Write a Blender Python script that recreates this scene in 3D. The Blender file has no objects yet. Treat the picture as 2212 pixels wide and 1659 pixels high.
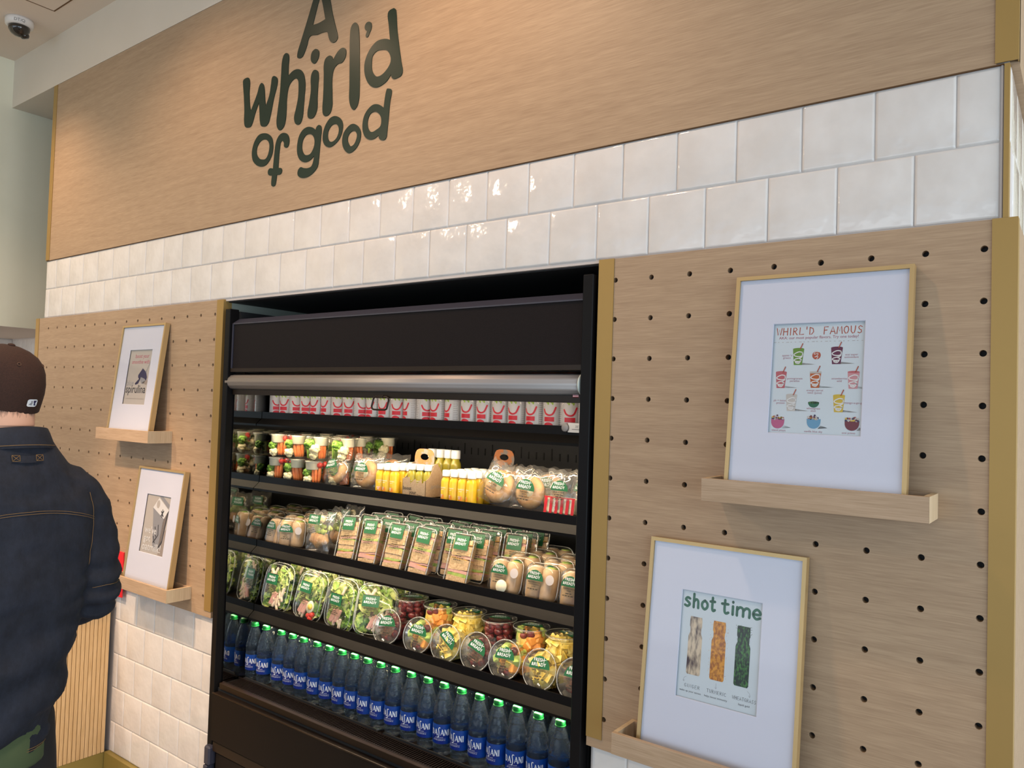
import bpy, math, random
from mathutils import Vector, Matrix, noise
from mathutils.bvhtree import BVHTree
random.seed(7)
R_ = math.radians
PI = math.pi
sc = bpy.context.scene
C = sc.collection

# ------------------------------------------------------------------ camera
cam = bpy.data.objects.new('camera', bpy.data.cameras.new('camera'))
C.objects.link(cam)
sc.camera = cam
cam.data.sensor_width = 36.0
cam.data.lens = 36.0 * 1660.0 / 2212.0
cam.data.clip_start = 0.02
cam.matrix_world = Matrix(((0.79935671, -0.00624693, 0.60082429, 0.97771315),
                           (0.60004457, -0.04367497, -0.79877345, -1.7289734),
                           (0.03123087, 0.99902626, -0.03116344, 1.69495893),
                           (0, 0, 0, 1)))
# ------------------------------------------------------------------ world and lights
sc.view_settings.view_transform = 'Standard'
sc.view_settings.look = 'None'
sc.view_settings.gamma = 1.0
sc.view_settings.use_curve_mapping = False
sc.view_settings.exposure = 0.33
cy = sc.cycles
cy.use_denoising = True
cy.max_bounces = 12
cy.diffuse_bounces = 3
cy.glossy_bounces = 4
cy.transmission_bounces = 10
cy.transparent_max_bounces = 24
cy.caustics_reflective = False
cy.caustics_refractive = False
cy.sample_clamp_indirect = 4.0
cy.use_adaptive_sampling = True
cy.adaptive_threshold = 0.02

world = bpy.data.worlds.new('daylight')
sc.world = world
world.use_nodes = True
bgn = world.node_tree.nodes['Background']
bgn.inputs[0].default_value = (0.70, 0.84, 1.0, 1)
bgn.inputs[1].default_value = 0.82

def light(kind, name, loc, target, energy, color, size=0.3, size_y=None, spot=None, blend=0.5):
    d = bpy.data.lights.new(name, kind)
    d.energy = energy
    d.color = color
    if kind == 'AREA':
        d.size = size
        if size_y:
            d.shape = 'RECTANGLE'
            d.size_y = size_y
    else:
        d.shadow_soft_size = size
    if spot:
        d.spot_size = R_(spot)
        d.spot_blend = blend
    o = bpy.data.objects.new(name, d)
    C.objects.link(o)
    o.location = loc
    o.rotation_euler = (Vector(target) - Vector(loc)).to_track_quat('-Z', 'Y').to_euler()
    return o

light('AREA', 'recess_fill', (-4.55, -0.6, 2.06), (-4.6, -0.3, 1.5), 5.5, (1.0, 0.80, 0.60), 0.3, 0.3)  # added fill light, warms the recess tiles
# shop windows to the right of and behind the photographer (cool daylight)
light('AREA', 'window_daylight', (5.2, -3.6, 1.2), (0.2, 0.0, 1.0), 54, (0.62, 0.84, 1.0), 3.0, 2.6)
light('AREA', 'front_window_daylight', (-0.5, -6.5, 1.6), (-0.5, 0.0, 1.2), 30, (0.86, 0.93, 1.0), 5.0, 2.0)
light('SPOT', 'warm_spot', (-3.1, -2.7, 3.55), (-3.0, -1.6, 1.4), 130, (1.0, 0.80, 0.58), 0.08, spot=130, blend=0.8)  # added fill spot for the cream wall, ceiling and neck
light('AREA', 'side_window_daylight', (4.9, -0.5, 1.7), (0.5, -0.2, 1.6), 75, (0.96, 0.98, 1.0), 2.2, 2.4)
# warm recessed downlights in the ceiling, then two added fill spots
WARM = (1.0, 0.66, 0.42)
for x, y, e in ((-1.95, -0.85, 29), (-0.60, -0.80, 49)):
    light('SPOT', 'warm_spot', (x, y, 3.55), (x + 0.12, -0.1, 1.6), e * 1.0, WARM, 0.05, spot=112, blend=0.9)
light('SPOT', 'warm_spot', (-3.45, -0.62, 3.55), (-3.05, -0.02, 1.5), 52, WARM, 0.05, spot=84, blend=1.0)
light('SPOT', 'warm_spot', (-2.15, -1.75, 3.55), (-2.25, -0.05, 0.45), 290, WARM, 0.06, spot=34, blend=0.8)  # added to brighten the counter slats and lower left tiles

light('SPOT', 'warm_spot', (-0.2, -1.75, 3.55), (-1.35, -0.95, 1.4), 75, (1.0, 0.78, 0.56), 0.08, spot=38, blend=0.8)  # added spot, lightens the person's back, neck and cap

# ------------------------------------------------------------------ materials
def mat(name, col, rough=0.5, metal=0.0, emit=None, estr=1.0, spec=None, coat=0.0):
    m = bpy.data.materials.new(name)
    m.use_nodes = True
    b = m.node_tree.nodes['Principled BSDF']
    b.inputs['Base Color'].default_value = (*col, 1)
    b.inputs['Roughness'].default_value = rough
    b.inputs['Metallic'].default_value = metal
    if spec is not None:
        b.inputs['Specular IOR Level'].default_value = spec
    if coat:
        b.inputs['Coat Weight'].default_value = coat
        b.inputs['Coat Roughness'].default_value = 0.05
    if emit:
        b.inputs['Emission Color'].default_value = (*emit, 1)
        b.inputs['Emission Strength'].default_value = estr
    return m

def nodes(m):
    return m.node_tree.nodes, m.node_tree.links, m.node_tree.nodes['Principled BSDF']

def coords(m, kind='Object', scale=(1, 1, 1)):
    n, l, b = nodes(m)
    mp = n.new('ShaderNodeMapping')
    mp.inputs['Scale'].default_value = scale
    if kind == 'World':
        tc = n.new('ShaderNodeNewGeometry')
        l.new(tc.outputs['Position'], mp.inputs[0])
    else:
        tc = n.new('ShaderNodeTexCoord')
        l.new(tc.outputs[kind], mp.inputs[0])
    return mp

def noisy(m, c1, c2, scale=(20, 20, 20), detail=4, kind='World', lo=0.35, hi=0.65, rough=0.55, bump=0.0, bdist=0.001, dist=0.0):
    n, l, b = nodes(m)
    mp = coords(m, kind, scale)
    t = n.new('ShaderNodeTexNoise')
    t.inputs['Scale'].default_value = 1.0
    t.inputs['Detail'].default_value = detail
    t.inputs['Roughness'].default_value = rough
    t.inputs['Distortion'].default_value = dist
    l.new(mp.outputs[0], t.inputs['Vector'])
    r = n.new('ShaderNodeValToRGB')
    r.color_ramp.elements[0].position = lo
    r.color_ramp.elements[1].position = hi
    r.color_ramp.elements[0].color = (*c1, 1)
    r.color_ramp.elements[1].color = (*c2, 1)
    l.new(t.outputs[0], r.inputs[0])
    l.new(r.outputs[0], b.inputs['Base Color'])
    if bump:
        bp = n.new('ShaderNodeBump')
        bp.inputs['Strength'].default_value = bump
        bp.inputs['Distance'].default_value = bdist
        l.new(t.outputs[0], bp.inputs['Height'])
        l.new(bp.outputs[0], b.inputs['Normal'])
    return m

def wood(name, c1, c2, kind='World', axis='x', rough=0.55):
    m = mat(name, c1, rough)
    n, l, b = nodes(m)
    s = {'x': (2.4, 48, 48), 'z': (48, 48, 2.4), 'y': (48, 2.4, 48)}[axis]
    s2 = {'x': (15, 420, 420), 'z': (420, 420, 15), 'y': (420, 15, 420)}[axis]
    outs = []
    for sc_, det in ((s, 3), (s2, 2)):
        mp = coords(m, kind, sc_)
        t = n.new('ShaderNodeTexNoise')
        t.inputs['Scale'].default_value = 1.0
        t.inputs['Detail'].default_value = det
        t.inputs['Distortion'].default_value = 0.35
        l.new(mp.outputs[0], t.inputs['Vector'])
        outs.append(t)
    mx = n.new('ShaderNodeMath'); mx.operation = 'MULTIPLY_ADD'
    mx.inputs[1].default_value = 0.40
    l.new(outs[0].outputs[0], mx.inputs[0])
    m2 = n.new('ShaderNodeMath'); m2.operation = 'MULTIPLY'; m2.inputs[1].default_value = 0.60
    l.new(outs[1].outputs[0], m2.inputs[0])
    l.new(m2.outputs[0], mx.inputs[2])
    r = n.new('ShaderNodeValToRGB')
    r.color_ramp.elements[0].position = 0.36
    r.color_ramp.elements[1].position = 0.64
    r.color_ramp.elements[0].color = (*c1, 1)
    r.color_ramp.elements[1].color = (*c2, 1)
    l.new(mx.outputs[0], r.inputs[0])
    l.new(r.outputs[0], b.inputs['Base Color'])
    return m

def clear(name, tint=(1, 1, 1), gloss=1.0, base=0.04, haze=0.0, hazecol=(1, 1, 1)):
    """thin clear sheet: lets light straight through, reflects more at grazing angles"""
    m = bpy.data.materials.new(name)
    m.use_nodes = True
    n, l = m.node_tree.nodes, m.node_tree.links
    n.clear()
    out = n.new('ShaderNodeOutputMaterial')
    tr = n.new('ShaderNodeBsdfTransparent'); tr.inputs[0].default_value = (*tint, 1)
    gl = n.new('ShaderNodeBsdfGlossy'); gl.inputs['Roughness'].default_value = 0.06
    gl.inputs[0].default_value = (gloss, gloss, gloss, 1)
    fr = n.new('ShaderNodeFresnel')
    ge = n.new('ShaderNodeNewGeometry')      # same reflectance seen from either side of the sheet
    io = n.new('ShaderNodeMapRange'); io.inputs[3].default_value = 1.45; io.inputs[4].default_value = 1 / 1.45
    l.new(ge.outputs['Backfacing'], io.inputs[0]); l.new(io.outputs[0], fr.inputs[0])
    mx = n.new('ShaderNodeMixShader')
    add = n.new('ShaderNodeMath'); add.operation = 'ADD'; add.inputs[1].default_value = base; add.use_clamp = True
    l.new(fr.outputs[0], add.inputs[0])
    l.new(add.outputs[0], mx.inputs[0])
    first = tr
    if haze:
        df = n.new('ShaderNodeBsdfDiffuse'); df.inputs[0].default_value = (*hazecol, 1)
        h = n.new('ShaderNodeMixShader'); h.inputs[0].default_value = haze
        l.new(tr.outputs[0], h.inputs[1]); l.new(df.outputs[0], h.inputs[2])
        first = h
    l.new(first.outputs[0], mx.inputs[1])
    l.new(gl.outputs[0], mx.inputs[2])
    l.new(mx.outputs[0], out.inputs[0])
    return m

def glass(name, col, ior=1.33, rough=0.0, bump=0.0, scale=60):
    m = bpy.data.materials.new(name)
    m.use_nodes = True
    n, l = m.node_tree.nodes, m.node_tree.links
    n.clear()
    out = n.new('ShaderNodeOutputMaterial')
    g = n.new('ShaderNodeBsdfGlass')
    g.inputs['Color'].default_value = (*col, 1)
    g.inputs['IOR'].default_value = ior
    g.inputs['Roughness'].default_value = rough
    tr = n.new('ShaderNodeBsdfTransparent'); tr.inputs[0].default_value = (*col, 1)
    mx = n.new('ShaderNodeMixShader'); mx.inputs[0].default_value = 0.25
    df = n.new('ShaderNodeBsdfDiffuse'); df.inputs[0].default_value = (0.42, 0.62, 0.86, 1)
    m0 = n.new('ShaderNodeMixShader'); m0.inputs[0].default_value = 0.035
    l.new(g.outputs[0], m0.inputs[1]); l.new(df.outputs[0], m0.inputs[2])
    l.new(m0.outputs[0], mx.inputs[1]); l.new(tr.outputs[0], mx.inputs[2])
    if bump:
        tc = n.new('ShaderNodeTexCoord')
        t = n.new('ShaderNodeTexNoise'); t.inputs['Scale'].default_value = scale; t.inputs['Detail'].default_value = 2
        l.new(tc.outputs['Object'], t.inputs['Vector'])
        bp = n.new('ShaderNodeBump'); bp.inputs['Strength'].default_value = bump; bp.inputs['Distance'].default_value = 0.005
        l.new(t.outputs[0], bp.inputs['Height'])
        l.new(bp.outputs[0], g.inputs['Normal'])
    l.new(mx.outputs[0], out.inputs[0])
    return m

M = {}
M['oak'] = wood('light_oak', (0.365, 0.247, 0.152), (0.475, 0.337, 0.214))
M['oak_obj'] = wood('light_oak_ledge', (0.40, 0.28, 0.175), (0.51, 0.37, 0.25), kind='Object')
M['oak_end'] = wood('oak_end_grain', (0.50, 0.37, 0.22), (0.64, 0.50, 0.33), kind='Object', axis='z')
M['slat'] = wood('warm_oak_slat', (0.64, 0.40, 0.17), (0.80, 0.55, 0.28), kind='World', axis='z')
M['groove'] = mat('slat_backing', (0.16, 0.08, 0.03), 0.8)
M['gold'] = mat('brushed_gold', (0.41, 0.265, 0.085), 0.5, 0.45)
M['goldbase'] = mat('gold_plinth', (0.42, 0.33, 0.10), 0.45, 0.6)
M['frame'] = mat('frame_gold', (0.56, 0.40, 0.19), 0.42, 0.55)
M['cream'] = noisy(mat('cream_plaster', (0.66, 0.60, 0.47), 0.85), (0.84, 0.80, 0.62), (0.88, 0.84, 0.66), (3, 3, 3))
M['ceil'] = noisy(mat('ceiling_plaster', (0.72, 0.61, 0.51), 0.9), (0.80, 0.68, 0.57), (0.83, 0.71, 0.60), (2, 2, 2))
M['bulk'] = noisy(mat('bulkhead_plaster', (0.66, 0.58, 0.47), 0.9), (0.74, 0.66, 0.55), (0.78, 0.70, 0.59), (2, 2, 2))
M['grout'] = mat('grout', (0.62, 0.58, 0.56), 0.9)
M['black'] = mat('black_powder_coat', (0.006, 0.0055, 0.006), 0.42, spec=.14)
M['blackm'] = mat('black_matt', (0.010, 0.010, 0.011), 0.7)
M['shelf'] = mat('black_shelf_steel', (0.011, 0.008, 0.007), 0.38, spec=.14)
M['rail'] = mat('black_ticket_rail', (0.0055, 0.0045, 0.004), 0.42, spec=.12)
M['bevel'] = mat('blue_black_trim', (0.040, 0.042, 0.065), 0.4)
M['panel'] = noisy(mat('canopy_panel', (0.022, 0.017, 0.017), 0.6, spec=.12), (0.009, 0.007, 0.008), (0.014, 0.011, 0.012), (600, 600, 600))
M['bumper'] = mat('dark_bronze_plastic', (0.020, 0.011, 0.006), 0.35, spec=.3)
M['kick'] = noisy(mat('dark_brown_panel', (0.020, 0.013, 0.010), 0.5, spec=.2), (0.007, 0.0045, 0.0035), (0.011, 0.007, 0.0055), (500, 500, 500))
M['alu'] = mat('satin_aluminium', (0.36, 0.33, 0.315), 0.48, 0.6)
M['cap'] = mat('pale_grey_cap', (0.55, 0.62, 0.58), 0.5)
M['mirror'] = mat('dark_mirror', (0.40, 0.40, 0.38), 0.04, 1.0)
M['led'] = mat('led_strip', (1, 0.85, 0.6), 0.5, emit=(1.0, 0.80, 0.52), estr=9)
M['white'] = mat('white_plastic', (0.86, 0.85, 0.82), 0.35)
M['matboard'] = mat('sky_tinted_mat', (0.74, 0.78, 0.93), 0.7)  # blue of daylight reflected in the glass is put into the mat colour
M['paper'] = mat('pale_blue_paper', (0.66, 0.76, 0.84), 0.6)
M['paper2'] = mat('cool_grey_paper', (0.64, 0.72, 0.76), 0.6)
M['pane'] = clear('picture_glass', (1, 1, 1), 0.40, 0.0)
M['clear'] = clear('clear_plastic', (0.985, 0.985, 0.98), 0.8, 0.0, 0.015, (0.9, 0.9, 0.88))
M['rimc'] = clear('clear_plastic_rim', (0.97, 0.97, 0.95), 1.0, 0.10, 0.22, (0.9, 0.9, 0.86))
M['film'] = clear('crinkled_film', (0.97, 0.97, 0.96), 0.9, 0.03, 0.05, (0.95, 0.92, 0.88))
M['water'] = glass('water_bottle_plastic', (0.955, 0.98, 0.995), 1.36, 0.0, 1.0, 42)
M['cap_green'] = mat('green_cap', (0.005, 0.15, 0.03), 0.5, spec=.25)
M['label_blue'] = noisy(mat('blue_label', (0.01, 0.06, 0.45), 0.3), (0.004, 0.018, 0.20), (0.006, 0.085, 0.40), (14, 14, 22), 2, 'Object')
M['ink_white'] = mat('white_ink', (0.85, 0.88, 0.92), 0.5)
M['ink_black'] = mat('black_ink', (0.03, 0.025, 0.02), 0.6)
M['ink_grey'] = mat('grey_ink', (0.28, 0.26, 0.25), 0.6)
M['brand_green'] = mat('label_green', (0.010, 0.115, 0.040), 0.4)
M['sign_green'] = mat('dark_green_vinyl', (0.016, 0.032, 0.022), 0.30, spec=.22)
M['label_clear'] = clear('label_film', (0.92, 0.92, 0.88), 0.3, 0.0, 0.09, (0.75, 0.62, 0.42))
M['red'] = mat('red_print', (0.52, 0.01, 0.02), 0.4)
M['juice_white'] = mat('white_label', (0.50, 0.465, 0.455), 0.35)
M['leaf'] = mat('leaf_green_print', (0.26, 0.40, 0.03), 0.4)
M['yellow'] = noisy(mat('yellow_juice', (0.86, 0.56, 0.02), 0.25), (0.86, 0.58, 0.03), (0.85, 0.46, 0.02), (30, 30, 30), 2, 'Object')
M['orange'] = mat('orange_print', (0.88, 0.30, 0.02), 0.35)
M['olive'] = mat('olive_juice', (0.36, 0.30, 0.03), 0.2)
M['kraft'] = noisy(mat('kraft_card', (0.42, 0.29, 0.17), 0.8), (0.40, 0.27, 0.16), (0.46, 0.33, 0.20), (200, 200, 200), 2)
M['carrot'] = noisy(mat('carrot', (0.85, 0.20, 0.03), 0.4), (0.75, 0.15, 0.03), (0.90, 0.28, 0.06), (60, 60, 60), 2, 'Object')
M['broccoli'] = noisy(mat('broccoli', (0.08, 0.22, 0.02), 0.7), (0.03, 0.12, 0.01), (0.22, 0.38, 0.04), (220, 220, 220), 3, 'Object', bump=0.6, bdist=0.003)
M['celery'] = mat('celery', (0.34, 0.48, 0.08), 0.4)
M['cauli'] = noisy(mat('cauliflower', (0.80, 0.70, 0.42), 0.7), (0.66, 0.54, 0.28), (0.85, 0.78, 0.52), (160, 160, 160), 3, 'Object', bump=0.4, bdist=0.002)
M['printed_card'] = noisy(mat('printed_card', (.5, .3, .1), .7), (.24, .20, .17), (.46, .16, .05), (26, 26, 26), 2, 'Object', lo=.47, hi=.53)
M['tomato'] = mat('tomato', (0.70, 0.04, 0.02), 0.2)
M['dip'] = mat('cream_dip', (0.88, 0.80, 0.58), 0.4)
M['bagel'] = noisy(mat('bagel_crust', (0.66, 0.36, 0.12), 0.5), (0.46, 0.19, 0.05), (0.74, 0.47, 0.20), (14, 14, 14), 3, 'Object')
M['bread'] = noisy(mat('sliced_bread', (0.70, 0.50, 0.30), 0.8), (0.46, 0.29, 0.14), (0.70, 0.50, 0.29), (160, 160, 160), 4, 'Object', bump=0.3)
M['wheat'] = noisy(mat('tortilla', (0.64, 0.45, 0.27), 0.6), (0.47, 0.30, 0.155), (0.60, 0.42, 0.25), (24, 24, 24), 4, 'Object')
M['ham'] = mat('ham', (0.66, 0.36, 0.30), 0.5)
M['cheese'] = mat('cheddar', (0.80, 0.44, 0.07), 0.4)
M['lettuce'] = noisy(mat('lettuce', (0.25, 0.42, 0.05), 0.5), (0.14, 0.32, 0.03), (0.55, 0.62, 0.16), (26, 26, 26), 3, 'Object')
M['lettuce_pale'] = mat('pale_lettuce', (0.66, 0.70, 0.24), 0.5)
M['chicken'] = noisy(mat('chicken', (0.74, 0.60, 0.44), 0.5), (0.62, 0.46, 0.33), (0.80, 0.68, 0.52), (60, 60, 60), 3, 'Object')
M['egg'] = mat('egg_white', (0.86, 0.80, 0.58), 0.3)
M['yolk'] = mat('egg_yolk', (0.86, 0.60, 0.12), 0.4)
M['grape'] = noisy(mat('red_grape', (0.13, 0.015, 0.018), 0.2), (0.07, 0.010, 0.014), (0.24, 0.03, 0.03), (50, 50, 50), 2, 'Object')
M['melon'] = mat('cantaloupe', (0.90, 0.38, 0.08), 0.35)
M['honeydew'] = mat('honeydew', (0.52, 0.68, 0.16), 0.35)
M['pine'] = noisy(mat('pineapple', (0.88, 0.68, 0.10), 0.35), (0.80, 0.55, 0.06), (0.94, 0.80, 0.28), (80, 80, 80), 2, 'Object')
M['denim'] = noisy(mat('dark_denim', (0.02, 0.03, 0.06), 0.85), (0.0048, 0.0068, 0.0140), (0.0125, 0.0180, 0.034), (30, 30, 16), 9, 'Object', rough=0.8, bump=0.5, bdist=0.003)
M['stitch'] = mat('tan_stitching', (0.22, 0.13, 0.05), 0.8)
M['cap_brown'] = noisy(mat('brown_wool_cap', (0.05, 0.02, 0.012), 0.9), (0.026, 0.010, 0.006), (0.040, 0.015, 0.009), (300, 300, 300), 2, 'Object')
M['skin'] = noisy(mat('skin', (0.70, 0.40, 0.28), 0.5), (0.64, 0.34, 0.23), (0.74, 0.44, 0.32), (14, 14, 14), 3, 'Object')
M['hair'] = noisy(mat('brown_stubble_hair', (0.14, 0.08, 0.055), 0.8), (0.10, 0.055, 0.04), (0.36, 0.22, 0.16), (90, 90, 22), 3, 'Object', lo=0.4, hi=0.75)
def stubble():
    m = mat('nape_stubble', (.3, .2, .15), .8)
    n, l, b = nodes(m)
    mp = coords(m, 'Object', (150, 150, 40))
    t = n.new('ShaderNodeTexNoise'); t.inputs['Scale'].default_value = 1; t.inputs['Detail'].default_value = 4
    l.new(mp.outputs[0], t.inputs['Vector'])
    tc = n.new('ShaderNodeTexCoord'); sx = n.new('ShaderNodeSeparateXYZ'); l.new(tc.outputs['Object'], sx.inputs[0])
    mr = n.new('ShaderNodeMapRange'); mr.inputs[1].default_value = 1.612; mr.inputs[2].default_value = 1.655; mr.inputs[3].default_value = .55; mr.inputs[4].default_value = -.22
    l.new(sx.outputs['Z'], mr.inputs[0])
    ad = n.new('ShaderNodeMath'); ad.operation = 'ADD'; l.new(t.outputs[0], ad.inputs[0]); l.new(mr.outputs[0], ad.inputs[1])
    r = n.new('ShaderNodeValToRGB')
    r.color_ramp.elements[0].position = .36; r.color_ramp.elements[1].position = .72
    r.color_ramp.elements[0].color = (.085, .045, .032, 1); r.color_ramp.elements[1].color = (.70, .41, .29, 1)
    l.new(ad.outputs[0], r.inputs[0]); l.new(r.outputs[0], b.inputs['Base Color'])
    return m
M['stubble'] = stubble()
M['trouser'] = mat('black_trousers', (0.010, 0.010, 0.012), 0.85)
M['tee'] = mat('olive_shirt', (0.06, 0.09, 0.04), 0.9)
M['counter_top'] = mat('dark_counter_top', (0.02, 0.018, 0.018), 0.4)
M['red_glow'] = mat('red_glow_paint', (0.80, 0.02, 0.03), 0.4)  # colour of a red glow, given to an added card
M['floor'] = noisy(mat('floor_tile', (0.30, 0.27, 0.24), 0.5), (0.27, 0.24, 0.21), (0.33, 0.30, 0.27), (5, 5, 5))
M['cam_white'] = mat('camera_white', (0.80, 0.76, 0.72), 0.35)
M['smoke'] = mat('smoked_dome', (0.02, 0.015, 0.012), 0.08, coat=0.6)

def tile_mat(name, bump, dist):
    m = mat(name, (0.80, 0.77, 0.75), 0.09, coat=0.3)
    n, l, b = nodes(m)
    mp = coords(m, 'World', (1, 1, 1))
    t = n.new('ShaderNodeTexNoise'); t.inputs['Scale'].default_value = 17; t.inputs['Detail'].default_value = 2.5
    l.new(mp.outputs[0], t.inputs['Vector'])
    bp = n.new('ShaderNodeBump'); bp.inputs['Strength'].default_value = bump; bp.inputs['Distance'].default_value = dist
    l.new(t.outputs[0], bp.inputs['Height']); l.new(bp.outputs[0], b.inputs['Normal'])
    l.new(bp.outputs[0], b.inputs['Coat Normal'])
    t2 = n.new('ShaderNodeTexNoise'); t2.inputs['Scale'].default_value = 9; t2.inputs['Detail'].default_value = 5
    l.new(mp.outputs[0], t2.inputs['Vector'])
    r = n.new('ShaderNodeValToRGB')
    r.color_ramp.elements[0].color = (0.735, 0.71, 0.685, 1); r.color_ramp.elements[1].color = (0.80, 0.78, 0.76, 1)
    r.color_ramp.elements[0].position = 0.38; r.color_ramp.elements[1].position = 0.62
    l.new(t2.outputs[0], r.inputs[0]); l.new(r.outputs[0], b.inputs['Base Color'])
    return m
M['tile'] = tile_mat('glazed_white_tile', 0.55, 0.006)

# ------------------------------------------------------------------ mesh builder
class MB:
    def __init__(s):
        s.v = []; s.f = []; s.mi = []; s.sm = []
    def add(s, vs, fs, mi=0, smooth=False, T=None):
        o = len(s.v)
        if T is not None:
            vs = [T @ Vector(p) for p in vs]
        s.v += [tuple(p) for p in vs]
        for f in fs:
            s.f.append(tuple(i + o for i in f)); s.mi.append(mi); s.sm.append(smooth)
        return s
    def box(s, x0, y0, z0, x1, y1, z1, mi=0, T=None):
        x0, x1 = min(x0, x1), max(x0, x1); y0, y1 = min(y0, y1), max(y0, y1); z0, z1 = min(z0, z1), max(z0, z1)
        v = [(x0, y0, z0), (x1, y0, z0), (x1, y1, z0), (x0, y1, z0), (x0, y0, z1), (x1, y0, z1), (x1, y1, z1), (x0, y1, z1)]
        f = [(0, 3, 2, 1), (4, 5, 6, 7), (0, 1, 5, 4), (1, 2, 6, 5), (2, 3, 7, 6), (3, 0, 4, 7)]
        return s.add(v, f, mi, False, T)
    def cbox(s, x0, y0, z0, x1, y1, z1, c=0.002, mi=0, T=None):
        """box with chamfered edges"""
        vs = []; idx = {}
        lo = (x0, y0, z0); hi = (x1, y1, z1)
        for i in range(8):
            sx, sy, sz = i & 1, (i >> 1) & 1, (i >> 2) & 1
            for a in range(3):
                p = []
                for k, ss in enumerate((sx, sy, sz)):
                    base = hi[k] if ss else lo[k]
                    p.append(base if k == a else base + (-c if ss else c))
                idx[(i, a)] = len(vs); vs.append(tuple(p))
        F = []
        for a in range(3):
            b, d = (a + 1) % 3, (a + 2) % 3
            for ss in (0, 1):
                q = []
                for (ub, ud) in ((0, 0), (1, 0), (1, 1), (0, 1)):
                    i = (ss << a) | (ub << b) | (ud << d)
                    q.append(idx[(i, a)])
                F.append(tuple(q) if ss else tuple(reversed(q)))
        for a in range(3):
            b, d = (a + 1) % 3, (a + 2) % 3
            for ub in (0, 1):
                for ud in (0, 1):
                    i0 = (ub << b) | (ud << d); i1 = i0 | (1 << a)
                    q = [idx[(i0, b)], idx[(i0, d)], idx[(i1, d)], idx[(i1, b)]]
                    F.append(tuple(q) if ub == ud else tuple(reversed(q)))
        for i in range(8):
            par = bin(i).count('1') % 2
            q = [idx[(i, 0)], idx[(i, 1)], idx[(i, 2)]]
            F.append(tuple(q) if par else tuple(reversed(q)))
        return s.add(vs, F, mi, False, T)
    def lathe(s, prof, seg=20, mi=0, T=None, smooth=True, square=0.0, caps=True):
        vs = []; fs = []
        n = len(prof)
        for (r, z) in prof:
            for k in range(seg):
                a = 2 * PI * k / seg
                q = 1.0
                if square:
                    q = 1.0 / (abs(math.cos(a)) ** 4 + abs(math.sin(a)) ** 4) ** 0.25
                    q = 1 + (q - 1) * square
                vs.append((r * q * math.cos(a), r * q * math.sin(a), z))
        for i in range(n - 1):
            for k in range(seg):
                k2 = (k + 1) % seg
                fs.append((i * seg + k, i * seg + k2, (i + 1) * seg + k2, (i + 1) * seg + k))
        if caps:
            if prof[0][0] > 1e-6: fs.append(tuple(reversed(range(seg))))
            if prof[-1][0] > 1e-6: fs.append(tuple((n - 1) * seg + k for k in range(seg)))
        return s.add(vs, fs, mi, smooth, T)
    def tube(s, pts, r, seg=8, mi=0, T=None, closed=False):
        pts = [Vector(p) for p in pts]; n = len(pts)
        rs = r if isinstance(r, (list, tuple)) else [r] * n
        vs = []; fs = []
        up = None
        for i, p in enumerate(pts):
            if closed: d = pts[(i + 1) % n] - pts[i - 1]
            else: d = pts[min(i + 1, n - 1)] - pts[max(i - 1, 0)]
            d = d.normalized() if d.length > 1e-9 else Vector((0, 0, 1))
            if up is None: up = Vector((0, 0, 1)) if abs(d.z) < 0.9 else Vector((1, 0, 0))
            u = (up - d * up.dot(d)).normalized(); up = u
            w = d.cross(u)
            for k in range(seg):
                a = 2 * PI * k / seg
                vs.append(p + (u * math.cos(a) + w * math.sin(a)) * rs[i])
        m = n if closed else n - 1
        for i in range(m):
            j = (i + 1) % n
            for k in range(seg):
                k2 = (k + 1) % seg
                fs.append((i * seg + k, i * seg + k2, j * seg + k2, j * seg + k))
        if not closed:
            fs.append(tuple(reversed(range(seg)))); fs.append(tuple((n - 1) * seg + k for k in range(seg)))
        return s.add(vs, fs, mi, True, T)
    def loft(s, rings, mi=0, T=None, caps=True, smooth=True):
        seg = len(rings[0]); vs = [p for r in rings for p in r]; fs = []
        for i in range(len(rings) - 1):
            for k in range(seg):
                k2 = (k + 1) % seg
                fs.append((i * seg + k, i * seg + k2, (i + 1) * seg + k2, (i + 1) * seg + k))
        if caps:
            fs.append(tuple(reversed(range(seg)))); fs.append(tuple((len(rings) - 1) * seg + k for k in range(seg)))
        return s.add(vs, fs, mi, smooth, T)
    def sphere(s, c, r, mi=0, seg=10, rings=7, scale=(1, 1, 1), jit=0.0, T=None, smooth=True):
        vs = []; fs = []
        for i in range(rings + 1):
            t = PI * i / rings
            for k in range(seg):
                a = 2 * PI * k / seg
                p = Vector((math.sin(t) * math.cos(a), math.sin(t) * math.sin(a), math.cos(t)))
                j = 1 + (jit * noise.noise(p * 2.3 + Vector((c[0] * 91, c[1] * 77, c[2] * 53))) if jit else 0)
                vs.append((c[0] + r * scale[0] * p.x * j, c[1] + r * scale[1] * p.y * j, c[2] + r * scale[2] * p.z * j))
        for i in range(rings):
            for k in range(seg):
                k2 = (k + 1) % seg
                fs.append((i * seg + k, (i + 1) * seg + k, (i + 1) * seg + k2, i * seg + k2))
        return s.add(vs, fs, mi, smooth, T)
    def build(s, name, mats, parent=None, **props):
        me = bpy.data.meshes.new(name)
        me.from_pydata(s.v, [], s.f)
        if not isinstance(mats, (list, tuple)): mats = [mats]
        for m in mats: me.materials.append(m)
        me.polygons.foreach_set('material_index', s.mi)
        me.polygons.foreach_set('use_smooth', s.sm)
        me.update()
        return obj(name, me, parent, **props)

def obj(name, me, parent=None, **props):
    o = bpy.data.objects.new(name, me)
    C.objects.link(o)
    if parent: o.parent = parent
    for k, v in props.items(): o[k] = v
    return o

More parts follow.
